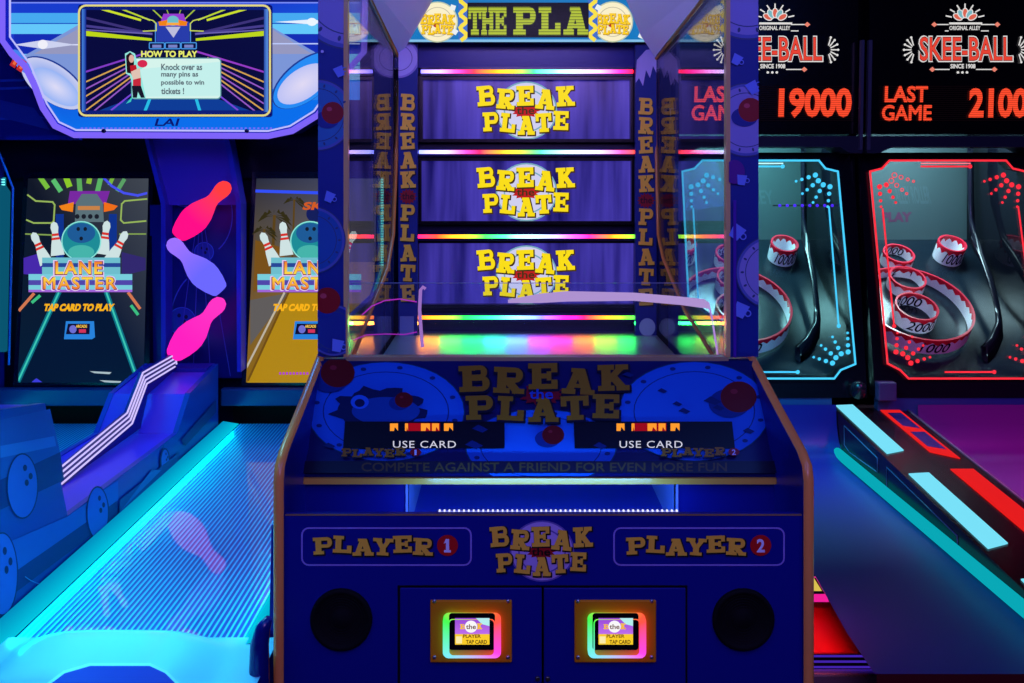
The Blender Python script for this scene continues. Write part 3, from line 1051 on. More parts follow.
for k in range(46):
    x = 82 + k * 4.2
    q = at(x, 128.2, YM - .004); m.box(q.x - .0035, q.x + .0035, YM - .008, YM - .001, q.z - .003, q.z + .003, 'lamp', C(120, 110, 255))
m.build('light_dots', mq)
for x in (104, 247):
    q = at(x, 131, YM - .03); m = MB(); m.lathe(q, (0, -1, 0), [(.009, 0), (.009, .006), (.006, .009), (0, .009)], 'gloss', C(20, 16, 70), 12); m.build('tube_clip', mq)
# television
m = MB(); p0, p1 = at(77, 117, YM - .03), at(271.5, 4, YM - .03)
m.box(p0.x, p1.x, YM - .03, YM - .001, p0.z, p1.z, 'gloss', C(20, 40, 140)); tv = m.build('television', W, bevel=.012, seg=3)
a = Art((0, YM - .0306, 0), (0, -1, 0), 'glow', clip=(70, 0, 280, 120))
a.rrect(79, 5.5, 270, 115.5, 7, C(228, 216, 130), w=2)
a.rrect(81, 7, 268.5, 114, 5, C(14, 30, 120))
a.hgrad(82, 9, 86, 112, C(70, 130, 220), C(20, 40, 150)); a.hgrad(263.5, 9, 268, 112, C(20, 40, 150), C(90, 150, 230))
a.rect(86.5, 10, 264, 110.5, C(8, 10, 60))
a.clip = (86.5, 10, 264, 110.5)
# ceiling beams, walls, lane: drawn towards the far alley
vx, vy = 174, 46
for dx_, c, w in ((-80, C(205, 225, 40), 2.2), (-58, C(190, 215, 50), 1.6), (58, C(190, 215, 50), 1.6), (80, C(205, 225, 40), 2.2), (-24, C(170, 200, 60), 1.2), (24, C(170, 200, 60), 1.2), (-8, C(150, 180, 60), 1), (8, C(150, 180, 60), 1)):
    a.line([(174 + dx_ * .95, 8), (174 + dx_ * .42, 20)], w, c)
for yy, w, c in ((18, 2.5, C(60, 50, 120)), (26, 2.5, C(70, 60, 140)), (30, 1.2, C(110, 100, 180))):
    a.line([(86, yy), (152, 34)], w, c); a.line([(264, yy), (196, 34)], w, c)
a.poly([(86, 31), (86, 36), (152, 41), (152, 38.5)], C(190, 215, 20)); a.poly([(264, 31), (264, 36), (196, 41), (196, 38.5)], C(190, 215, 20))
for k in range(6):
    y0 = 72 + k * 7.2
    cc = C(215, 165, 80) if k % 2 == 0 else C(150, 90, 200)
    a.line([(86, y0 + 10), (140, 58 + k * 3.2)], 1.4, cc); a.line([(264, y0 + 10), (208, 58 + k * 3.2)], 1.4, cc)
a.line([(86, 72), (150, 52)], 1.8, C(130, 60, 200)); a.line([(264, 72), (198, 52)], 1.8, C(150, 60, 200))
a.poly([(100, 110.5), (138, 96), (210, 96), (250, 110.5)], C(14, 60, 150)); a.line([(112, 110), (140, 88)], 1.6, C(120, 70, 220)); a.line([(238, 110), (210, 88)], 1.6, C(120, 70, 220))
a.line([(146, 110), (150, 100)], 3, C(40, 190, 230)); a.line([(200, 110), (197, 100)], 3, C(40, 190, 230))
a.rect(157, 22, 190, 42, C(40, 60, 170)); a.poly([(166, 27), (181, 27), (174, 38)], C(190, 190, 220)); a.line([(156, 42), (156, 24)], 1, C(70, 140, 230)); a.line([(191, 42), (191, 24)], 1, C(70, 140, 230))
a.poly([(160, 26), (164, 14), (184, 14), (188, 26)], C(150, 60, 210)); a.ell(173.5, 21, 6, 5, C(110, 190, 200)); a.poly([(159, 22), (168, 20), (168, 26), (160, 26)], C(240, 130, 20)); a.poly([(179, 20), (188, 22), (187, 26), (179, 26)], C(240, 130, 20)); a.rect(167, 23, 180, 25.5, C(250, 170, 60))
for x in (150, 166, 182):
    a.rrect(x, 43, x + 15, 49, 1, C(70, 150, 230), w=1); a.rect(x + 3, 45, x + 12, 48, C(120, 130, 200))
for sgn in (-1, 1):
    a.line([(174 + sgn * 31, 18), (174 + sgn * 20, 21), (174 + sgn * 17, 24), (174 + sgn * 17, 31), (174 + sgn * 30, 31.5)], 1.1, C(200, 215, 90))
a.text('HOW TO PLAY', 142, 51, 198, 57.5, C(235, 240, 110), bold=.045)
a.rrect(132, 58, 222, 99.5, 4, C(90, 150, 160)); a.rrect(133, 59, 221, 98.5, 3.5, C(214, 244, 236))
a.poly([(133, 70), (221, 62), (221, 96), (133, 97)], C(196, 240, 236))
for t_, x1, y in (('Knock over as', 203, 64), ('many pins as', 199, 72), ('possible to win', 205, 80), ('tickets !', 185, 88)):
    a.text(t_, 162, y, x1, y + 6.5, C(96, 112, 120), bold=.03)
# bowler figure on the screen
a.poly([(126, 54), (131, 51.5), (136, 54), (138, 62), (146, 60), (148, 66), (141, 70), (144, 84), (147, 98.5), (133, 98.5), (133, 84), (131, 76), (127, 74)], C(150, 235, 225))
a.poly([(127, 56), (131, 52.5), (135, 56), (135, 66), (133, 74), (128, 73)], C(34, 14, 20)); a.ell(132.5, 59, 2.6, 4, C(226, 176, 160)); a.poly([(131, 66), (137, 65), (139, 74), (134, 78), (132, 74)], C(190, 24, 40))
a.poly([(132, 72), (141, 68), (142, 82), (135, 83)], C(225, 195, 180)); a.poly([(134, 80), (142, 78), (142, 87), (134, 86)], C(200, 40, 60)); a.poly([(133, 86), (142, 86), (146, 98), (142, 98), (139, 92), (138, 98), (134, 98)], C(24, 22, 40))
a.ell(143.5, 64, 5, 3.8, C(215, 40, 80)); a.poly([(127, 104), (134, 96), (132, 102)], C(60, 200, 190))
a.build('screen', tv)
# dark board beyond the tube, at the far left
m = MB(); q0, q1 = at(-120, 140, YM + .2), at(80, -40, YM + .2)
m.box(q0.x, q1.x, YM + .19, YM + .22, q0.z, q1.z, 'panel', C(16, 30, 130)); wb = m.build('side_board', W)
a = Art((0, YM + .1894, 0), (0, -1, 0), 'print'); 
for y in (80, 88, 118): a.poly([(-20, y), (40, y - 2), (44, y), (-20, y + 3)], C(26, 70, 190))
a.poly([(-20, 95), (34, 108), (50, 130), (-20, 112)], C(24, 50, 160)); a.build('side_artwork', wb)

# back frame
def slabpx(name, pts, Y, dY, mat, col, parent=W, label=None):
    m = MB(); m.prism([at(x, y, Y) for x, y in pts], (0, dY, 0), mat, col); o = m.build(name, parent)
    if label: o['label'] = label
    return o
slabpx('back_panel', [(-160, 128), (385, 128), (385, 440), (-160, 440)], 4.02, .03, 'panel', C(8, 10, 40))
slabpx('top_recess', [(-160, 136), (385, 136), (385, 178), (-160, 178)], 3.97, .04, 'panel', C(6, 8, 36))
# lane screens
ZT, ZBt = at(0, 178, 3.94), at(0, 383, 3.87)
sn = V((0, -(ZT.z - ZBt.z), 3.94 - 3.87)).normalized()
def lane_screen(ox, second):
    k = lambda x: x + ox
    m = MB()
    o1, o2, o3, o4 = [(k(x), y) for x, y in ((24, 172), (13, 388), (149, 388), (153, 172))]
    A = Art(ZT, sn)
    m.prism([A.P(*o1), A.P(*o2), A.P(*o3), A.P(*o4)], (0, .05, 0), 'gloss', C(6, 8, 34))
    fr = m.build('screen_frame', W)
    a = Art(ZT + sn * .0006, sn, 'glow')
    quad = [(k(28), 178.5), (k(17.5), 382.5), (k(143.5), 382.5), (k(148.5), 178.5)]
    if not second:
        a.poly(quad, [C(16, 22, 36), C(4, 28, 52), C(4, 22, 52), C(64, 70, 80)])
        a.clip = (k(19), 178.5, k(147.5), 382.5)
        for x0, y0, x1, y1, w, c in ((40, 177, 47, 187, 5, (120, 190, 60)), (54, 181, 60, 190, 5, (90, 190, 110)), (66, 177, 69, 185, 6, (140, 200, 40)), (79, 177, 80, 190, 5, (90, 170, 90)), (90, 177, 89, 182, 5, (140, 190, 50)), (101, 177, 98, 190, 5, (90, 180, 100)), (113, 177, 110, 184, 4, (120, 180, 60)), (124, 180, 118, 190, 4, (90, 160, 100))):
            a.line([(k(x0), y0), (k(x1), y1)], w, C(*c))
        a.poly([(k(68), 204), (k(70), 191), (k(110), 191), (k(106), 204)], C(120, 40, 160))
        a.poly([(k(75), 222), (k(76), 203), (k(82), 194), (k(97), 194), (k(103), 203), (k(104), 222)], C(90, 112, 120))
        a.poly([(k(59), 206), (k(74), 202), (k(73), 212), (k(62), 210)], C(240, 130, 20)); a.poly([(k(104), 202), (k(118), 206), (k(114), 210), (k(104), 212)], C(240, 110, 20))
        a.rect(k(78), 206, k(100), 210, C(200, 130, 70))
        a.rect(k(56), 214, k(64), 262, C(14, 50, 140)); a.rect(k(109), 214, k(117), 262, C(14, 50, 140))
        for j in range(4): a.ell(k(77.5 + 6.5 * j), 216.5, 2.3, 2.4, C(26, 30, 40))
        Y_ = C(150, 180, 90)
        a.line([(k(28), 195), (k(36), 201), (k(53), 202), (k(55), 205), (k(54), 221), (k(52), 223), (k(34), 223), (k(27), 220)], 1.6, Y_)
        a.line([(k(147), 199), (k(125), 201), (k(122), 204), (k(121), 220), (k(124), 223), (k(146), 221)], 1.6, Y_)
        a.line([(k(26), 234), (k(52), 235), (k(53), 240)], 1.4, C(130, 160, 80)); a.line([(k(120), 234), (k(146), 234)], 1.4, C(130, 160, 80))
        a.line([(k(103), 177), (k(112), 186), (k(124), 193), (k(138), 195.5), (k(148), 193)], 2.4, C(70, 80, 240))
        a.poly([(k(24), 258), (k(44), 252), (k(44), 276), (k(24), 274)], C(70, 40, 170)); a.poly([(k(146), 258), (k(122), 252), (k(122), 276), (k(146), 270)], C(50, 40, 110))
        # lane with lit edges
        a.poly([(k(56), 293), (k(22), 382.5), (k(134), 382.5), (k(108), 293)], C(4, 22, 50))
        a.line([(k(59), 293), (k(19), 380)], 5, C(10, 110, 130)); a.line([(k(107), 293), (k(138), 380)], 5, C(10, 110, 130))
        a.line([(k(59), 293), (k(19), 380)], 1.8, C(60, 200, 180)); a.line([(k(107), 293), (k(138), 380)], 1.8, C(60, 200, 180))
        for p in (((20, 310), (34, 294)), ((140, 308), (129, 293))): a.line([(k(q[0]), q[1]) for q in p], 3, C(210, 120, 80))
        for p in (((33, 302), (40, 296)), ((138, 314), (132, 306))): a.line([(k(q[0]), q[1]) for q in p], 3, C(60, 190, 130))
        for x0, y0, x1 in ((90, 371, 112), (100, 380, 122)): a.poly([(k(x0), y0), (k(x1), y0 + 1), (k(x1 - 2), y0 + 3), (k(x0 + 5), y0 + 2)], C(170, 190, 200))
        a.poly([(k(32), 382), (k(37), 378), (k(43), 382)], C(60, 60, 220))
    else:
        a.poly(quad, [C(40, 50, 70), C(140, 102, 8), C(165, 124, 8), C(80, 86, 110)])
        a.clip = (k(19), 178.5, k(147.5), 382.5)
        a.poly([(k(28), 178.5), (k(27), 262), (k(148), 262), (k(148), 178.5)], [C(40, 44, 60), C(96, 84, 60), C(80, 76, 80), C(74, 78, 104)])
        a.line([(k(28), 191), (k(96), 193)], 3, C(50, 80, 250))
        # palm trees and street
        for x, y, s in ((46, 216, 1.2), (36, 230, .9), (66, 200, .8)):
            for t_ in range(9):
                an = math.radians(200 + 18 * t_ * 1.25)
                a.poly([(k(x), y), (k(x + 11 * s * math.cos(an)), y + 9 * s * math.sin(an) + 3), (k(x + 15 * s * math.cos(an)), y + 11 * s * math.sin(an) + 9 * s), (k(x + 6 * s * math.cos(an)), y + 6 * s * math.sin(an) + 3)], C(50, 44, 14))
            a.line([(k(x), y), (k(x - 2), 262)], 2.4 * s, C(90, 66, 20))
        a.poly([(k(27), 240), (k(56), 248), (k(56), 275), (k(25), 292)], C(120, 80, 20)); a.ell(k(86), 214, 8, 8, C(20, 30, 90)); a.text('SKI', k(75), 202, k(98), 210, C(210, 90, 30), bold=.04, shear=.3)
        a.poly([(k(22), 300), (k(60), 293), (k(22), 345)], C(96, 92, 90)); a.poly([(k(59), 293), (k(19), 382.5), (k(140), 382.5), (k(108), 293)], C(176, 134, 12))
        a.line([(k(60), 293), (k(20), 380)], 2, C(110, 76, 10)); a.line([(k(56), 293), (k(16), 372)], 2, C(190, 180, 160))
        for j in range(9): a.rect(k(51 + j * 3.4), 372, k(53 + j * 3.4), 374.4, C(180, 60, 200))
    # pins, ball, title: the same on both screens
    def pin(x, y, ang, s):
        c, n = math.cos(ang), math.sin(ang)
        f = lambda u, v: (k(x + (u * c - v * n) * s), y + (u * n + v * c) * s)
        a.poly([f(u, v) for u, v in ((-3.2, 0), (-4, -4), (-3, -8), (0, -10), (3, -8), (4, -4), (3.2, 0), (3, 4), (5, 12), (7, 24), (-7, 24), (-5, 12), (-3, 4))], C(206, 226, 226))
        a.poly([f(u, v) for u, v in ((-3.2, 2), (3.2, 2), (3.4, 4.5), (-3.4, 4.5))], C(215, 50, 40)); a.poly([f(u, v) for u, v in ((-3.8, 6), (3.8, 6), (4.2, 8.4), (-4.2, 8.4))], C(215, 50, 40))
    pin(55.5, 231.5, -.12, 1.0); pin(106.5, 230.5, .14, 1.0); pin(37.5, 241.5, -.42, 1.0); pin(122.5, 240, .5, 1.0)
    a.ell(k(82), 241, 20, 20, C(140, 230, 220)); a.ell(k(82), 241, 18.8, 18.8, C(30, 140, 150)); a.ell(k(82), 233, 14, 10, C(30, 90, 150)); a.ell(k(82), 252, 13, 7, C(70, 180, 170))
    for x, y in ((79, 229), (86, 229), (82, 238.5)): a.ell(k(x), y, 1.8, 2, C(20, 26, 40))
    a.rect(k(43), 257.5, k(121), 276, C(110, 190, 205)); a.rect(k(43), 263, k(121), 267, C(40, 70, 150)); a.rect(k(29.5), 274, k(133), 291.5, C(120, 205, 220)); a.rect(k(29.5), 280, k(133), 285, C(80, 70, 170)); a.rect(k(29.5), 289.5, k(133), 292, C(160, 100, 215))
    OUT_, HI, LO = C(120, 30, 80), C(255, 220, 70), C(240, 120, 40)
    a.text('LANE', k(54), 260, k(105), 276, C(230, 200, 240), space=1.2, bold=.065); a.text('MASTER', k(42), 275.5, k(119), 291, C(230, 200, 240), space=1.2, bold=.065)
    a.text('LANE', k(55.5), 261, k(104), 275, OUT_, space=1.2, bold=.048); a.text('MASTER', k(43.5), 276.5, k(118), 290, OUT_, space=1.2, bold=.048)
    a.text('LANE', k(56.5), 261.5, k(103), 274, LO, space=1.2, bold=.028, col2=HI); a.text('MASTER', k(44.5), 277, k(117), 289, HI, space=1.2, bold=.028, col2=LO)
    a.text('TAP CARD TO PLAY', k(45), 303.5, k(115), 311, C(250, 180, 20), bold=.06, shear=.25)
    a.poly([(k(65), 339), (k(67), 321), (k(95), 321), (k(96), 337), (k(93), 339)], C(40, 130, 220)); a.poly([(k(67), 334), (k(69), 323.5), (k(91), 323.5), (k(90.5), 334)], C(16, 14, 50))
    a.ell(k(74), 329, 3.6, 4, C(110, 110, 210)); a.text('ARCADE', k(77), 324.5, k(88), 327.5, C(250, 200, 70), bold=.04); a.rect(k(80), 329, k(87), 332.5, C(210, 50, 90))
    a.build('lane_screen', fr)['label'] = 'tall screen with bowling picture over a ' + ('golden' if second else 'teal') + ' lane'
lane_screen(0, False)
lane_screen(228.5, True)

# pin column between the screens
slabpx('pin_board', [(150, 205), (244, 205), (244, 378), (150, 378)], 3.92, .03, 'panel', C(16, 24, 120))
a = Art((0, 3.9194, 0), (0, -1, 0), 'print', clip=(151, 180, 243, 376))
for x, y, r in ((184, 193, 14), (204, 252, 10), (182, 321, 14)):
    a.ring(x, y, r, r, 1, C(50, 90, 220)); a.ell(x, y, r - 1.2, r - 1.2, C(26, 54, 170))
    for u, v in ((-.2, -.4), (.3, -.3), (.15, .05)): a.ell(x + u * r, y + v * r, r * .13, r * .15, C(10, 14, 70))
for x in (190, 198, 206, 215): a.line([(200, 200), (x + (x - 202) * 1.2, 376)], .9, C(60, 70, 190))
a.ring(205, 215, 28, 40, 1, C(60, 80, 210), a0=-60, a1=60); a.ring(205, 330, 36, 60, 1, C(60, 80, 210), a0=120, a1=240)
a.build('pin_board_artwork', W)
slabpx('pin_canopy', [(147, 137), (226, 137), (240, 205), (163, 205)], 3.84, .02, 'panel', C(60, 50, 190), label='violet sloping board above the pins')
for pts, lab in (([(144, 137), (148, 137), (165.5, 204), (165.5, 372), (161, 372), (161, 205)], 0), ([(224, 137), (229, 137), (241, 204), (241, 372), (237, 372), (236, 206)], 1)):
    slabpx('pin_side_fin', pts, 3.80, .08, 'panel', C(40, 50, 190))
PINP = [(.0, 0), (.22, .002), (.27, .03), (.36, .14), (.42, .26), (.43, .34), (.38, .46), (.29, .56), (.21, .64), (.185, .70), (.21, .78), (.24, .85), (.235, .91), (.18, .965), (.08, .995), (0, 1.0)]
for (bx, by), (hx, hy), cb, ch in (((178, 236), (229, 183), (255, 12, 130), (255, 60, 60)), ((221, 291), (169, 240), (104, 100, 255), (150, 110, 255)), ((173, 356), (223, 299), (255, 30, 185), (255, 50, 190))):
    b_, h_ = at(bx, by, 3.68), at(hx, hy, 3.68)
    ax = h_ - b_
    Lp = ax.length
    cols = [mixc(C(*cb, 1.1), C(*ch, 1.1), max(0, min(1, (h - .35) / .5))) for r, h in PINP]
    m = MB(); m.lathe(b_, ax, [(r * Lp * .44, h * Lp) for r, h in PINP], 'lamp', cols, 28)
    o = m.build('glowing_pin', W); o['label'] = {12: 'red pink glowing pin, top', 100: 'violet glowing pin, middle', 30: 'magenta glowing pin, bottom'}[cb[1] if cb[0] == 255 else 100]
# bumper ledges under the screens, dark ball gap, lane ends
XWr = -0.56
for x0, x1 in ((-2.28, -1.6), (-1.27, XWr - .003)):
    m = MB(); z0, z1 = at(0, 405, 3.84).z, at(0, 388, 3.84).z
    m.box(x0, x1, 3.82, 3.86, z0, z1, 'panel', C(20, 60, 110)); m.build('bumper', W, bevel=.006)
    m = MB(); m.box(x0, x1, 4.0, 4.02, .40, z0, 'rough', C(4, 4, 10)); m.build('ball_exit', W)
# ribbed alleys
ZL = .515
for x0, x1 in ((-2.25, -1.68), (-1.19, -.63)):
    m = MB(); m.box(x0, x1, 2.06, 3.85, ZL - .03, ZL, 'ribbed_alley', C(20, 80, 160)); m.build('alley', W)['label'] = 'ribbed blue alley'
    xs = ((x0 - .075, x0 - .002), (x1 + .002, x1 + .06))
    for u0, u1 in xs:
        m = MB(); 
        hi, lo = (u0, u1) if u0 < x0 else (u1, u0)
        m.face([(hi, 2.04, ZL + .014), (lo, 2.04, ZL + .002), (lo, 3.84, ZL + .002), (hi, 3.84, ZL + .014)], 'lamp', [C(0, 140, 190, 1.0), C(0, 196, 222, 1.0), C(0, 196, 222, 1.0), C(0, 140, 190, 1.0)])
        m.face([(hi, 2.04, ZL - .03), (hi, 3.84, ZL - .03), (hi, 3.84, ZL + .014), (hi, 2.04, ZL + .014)], 'panel', DB)
        m.face([(hi, 2.04, ZL - .03), (lo, 2.04, ZL - .03), (lo, 2.04, ZL + .002), (hi, 2.04, ZL + .014)], 'panel', DB)
        m.build('gutter_light', W)['label'] = 'cyan lit gutter'
# front aprons: rounded cyan plastic over the near end
for xc in (-.885, -1.965):
    m = MB()
    rows = []
    for i in range(13):
        y = 2.07 - i * .03
        row = []
        for j in range(25):
            u = -1 + j / 12
            x = xc + u * .34
            hump = .064 * max(0, 1 - (abs(u + .05) / .75) ** 4)
            z = ZL + .004 + hump * min(1, i / 2.5) - max(0, i - 8) ** 2 * .006
            row.append((x, y, z))
        rows.append(row)
    m.grid(rows, 'lampcyan' if 'lampcyan' in MATS else 'gloss', C(120, 214, 235))
    ap = m.build('front_apron', W); ap['label'] = 'rounded cyan plastic front edge'
    a = Art((0, 0, ZL + .0705), (0, -.0001, 1), 'gloss')
    a.n = V((0, 0, 1))
    if xc > -1:
        pts = [(40, 690), (64, 672), (90, 664.5), (150, 664.5), (166, 672), (184, 690)]
        a.poly(pts, C(20, 60, 170)); a.line(pts, 3, C(150, 235, 245))
        a.build('apron_window', ap)

# divider between the alleys
XD0, XD1, XF = -1.6, -1.27, -1.42
dv = [(3.79, .40), (3.79, .80), (3.45, .757), (3.32, .635), (2.48, .65), (2.357, 1.012), (2.146, 1.052), (2.04, 1.03), (2.0, .4)]
top_d = [(3.79, .80), (3.45, .757), (3.32, .635), (2.48, .65)]
m = MB()
m.prism([(XD1 - .02, y, z) for y, z in dv], (.02, 0, 0), 'panel', C(18, 66, 160))
dw = m.build('divider_wall', W)
a = Art((XD1 + .0006, 0, 0), (1, -.0001, 0), 'print'); a.n = V((1, 0, 0)); a.eps = .0002
LB = C(50, 110, 215)
def quadX(pts, c): a.poly(pts, c)
quadX([(0, 420), (50, 409), (60, 452), (0, 480)], C(26, 84, 170)); quadX([(0, 480), (60, 452), (64, 480), (0, 510)], C(12, 40, 120)); 
quadX([(0, 446), (54, 436), (56, 446), (0, 458)], C(44, 116, 200))
quadX([(0, 546), (68, 516), (118, 480), (118, 500), (0, 582)], C(34, 96, 186))
quadX([(0, 582), (118, 500), (118, 515), (0, 604)], C(12, 46, 120))
for x, y, rx, ry in ((22, 486, 16, 33), (97, 513, 11.5, 27), (1, 574, 16, 42), (164, 461, 5, 13)):
    a.ell(x, y, rx, ry, C(14, 34, 100)); a.ell(x, y, rx - 1.3, ry - 1.6, C(44, 100, 200))
    for u, v in ((.15, -.55), (.5, -.3), (.25, -.1)): a.ell(x + u * rx, y + v * ry, rx * .13, ry * .1, C(12, 26, 90), n=12)
quadX([(118, 500), (178, 452), (178, 470), (118, 520)], C(20, 70, 140)); quadX([(120, 510), (150, 470), (160, 470)], C(40, 110, 180)); quadX([(180, 440), (215, 400), (215, 412), (184, 446)], C(14, 60, 120))
a.ring(50, 560, 36, 26, 1.2, C(60, 130, 200), a0=30, a1=140)
a.build('divider_artwork', dw)
m = MB()
m.prism([(XD0, y, z) for y, z in [(3.79, .40), (3.79, .80), (3.45, .757), (3.32, .635), (2.48, .65), (2.357, 1.012), (2.146, 1.052), (2.04, 1.03), (2.0, .4)]], (.02, 0, 0), 'panel', C(24, 60, 170))
m.build('divider_wall', W)
m = MB()
rows = [[(XD0 + .02, y, z - .004), (XD1 - .02, y, z - .004)] for y, z in [(3.79, .797), (3.45, .757), (3.32, .635), (2.48, .65), (2.40, .89), (2.357, 1.012), (2.146, 1.052), (2.04, 1.03)]]
m.grid(rows, 'panel', C(84, 60, 210), smooth=False)
m.build('divider_top', W)
# fin with four light lines
fin = [(2.60, .69), (3.21, .747), (3.343, .867), (3.68, .871), (3.70, .80), (3.40, .765), (3.33, .65), (2.60, .648)]
m = MB(); m.prism([(XF - .012, y, z) for y, z in fin], (.012, 0, 0), 'panel', C(30, 24, 120)); fn = m.build('divider_fin', W)
for k in range(4):
    d = k * .0175
    pl = [(2.56 + k * .01, .694 - d), (3.205 + d * .8, .745 - d), (3.345 + d * .7, .864 - d), (3.672, .866 - d)]
    m = MB(); m.tube([(XF + .003, y, z) for y, z in pl], .0036, 'lamp', C(205, 190, 255, 1.1), 6)
    m.build('light_line', fn)['label'] = 'white violet light line'
m = MB(); m.tube([(XF + .003, 3.672, .868), (XF + .003, 3.69, .82)], .0036, 'lamp', C(205, 190, 255, 1.1), 6); m.build('light_line', fn)
m = MB()
m.box(XD0 + .02, XD1 - .02, 3.70, 3.80, .5, .80, 'panel', C(40, 40, 160)); m.build('pin_base', W)
# outer side walls with teal light strips
for X, sgn in ((XWr, 1), (-2.30, -1)):
    m = MB()
    pr = [(3.9, .3), (3.9, 1.72), (3.86, 1.66), (3.86, 1.20), (3.10, .93), (2.10, .78), (2.06, .3)]
    m.prism([(X, y, z) for y, z in pr], (-.012 * sgn, 0, 0), 'panel', C(20, 40, 140)); ow = m.build('outer_wall', W)
    Xs = X + .008 if sgn > 0 else X + .018
    m = MB(); m.tube([(Xs, 3.89, 1.63), (Xs, 3.89, 1.22), (Xs, 3.10, .965)], .007, 'lamp', C(10, 130, 150, 1.0), 8)
    for k in range(34):
        z = 1.62 - k * .0118
        m.box(Xs - .006, Xs + .006, 3.878, 3.884, z - .003, z + .003, 'lamp', C(120, 255, 250, 1.3))
    m.build('light_strip', ow)['label'] = 'teal light strip'
for px in ((5, 155), (13, 187), (10, 365)), : 
    m = MB(); m.tube([at(x, y, 3.80) for x, y in ((-2, 150), (13, 188), (9, 365))], .005, 'gloss', C(40, 140, 230), 6); m.build('side_rail', W)
m = MB(); q = [(-30, 180), (4, 186), (8, 192), (5, 352), (-30, 352)]
m.prism([at(x, y, 3.84) for x, y in q], (0, .02, 0), 'lamp', C(8, 84, 110)); m.build('side_light_panel', W)['label'] = 'teal lit panel at the far left'
# support body
m = MB(); m.box(-2.28, XWr - .02, 2.12, 4.0, .0, .38, 'panel', C(12, 16, 70)); m.build('base_cabinet', W)
# padded side bolster by the centre cabinet
m = MB()
m.tube([at(x, y, 1.93) for x, y in ((269, 618), (263, 628), (259.5, 645), (259, 690), (259, 720))], [.008, .017, .021, .024, .024], 'gloss', C(10, 24, 110), 12)
m.build('side_bolster', W)['label'] = 'dark blue padded side edge'

# ================================================================== BALL ROLLING GAMES (right)
PITCH = .858


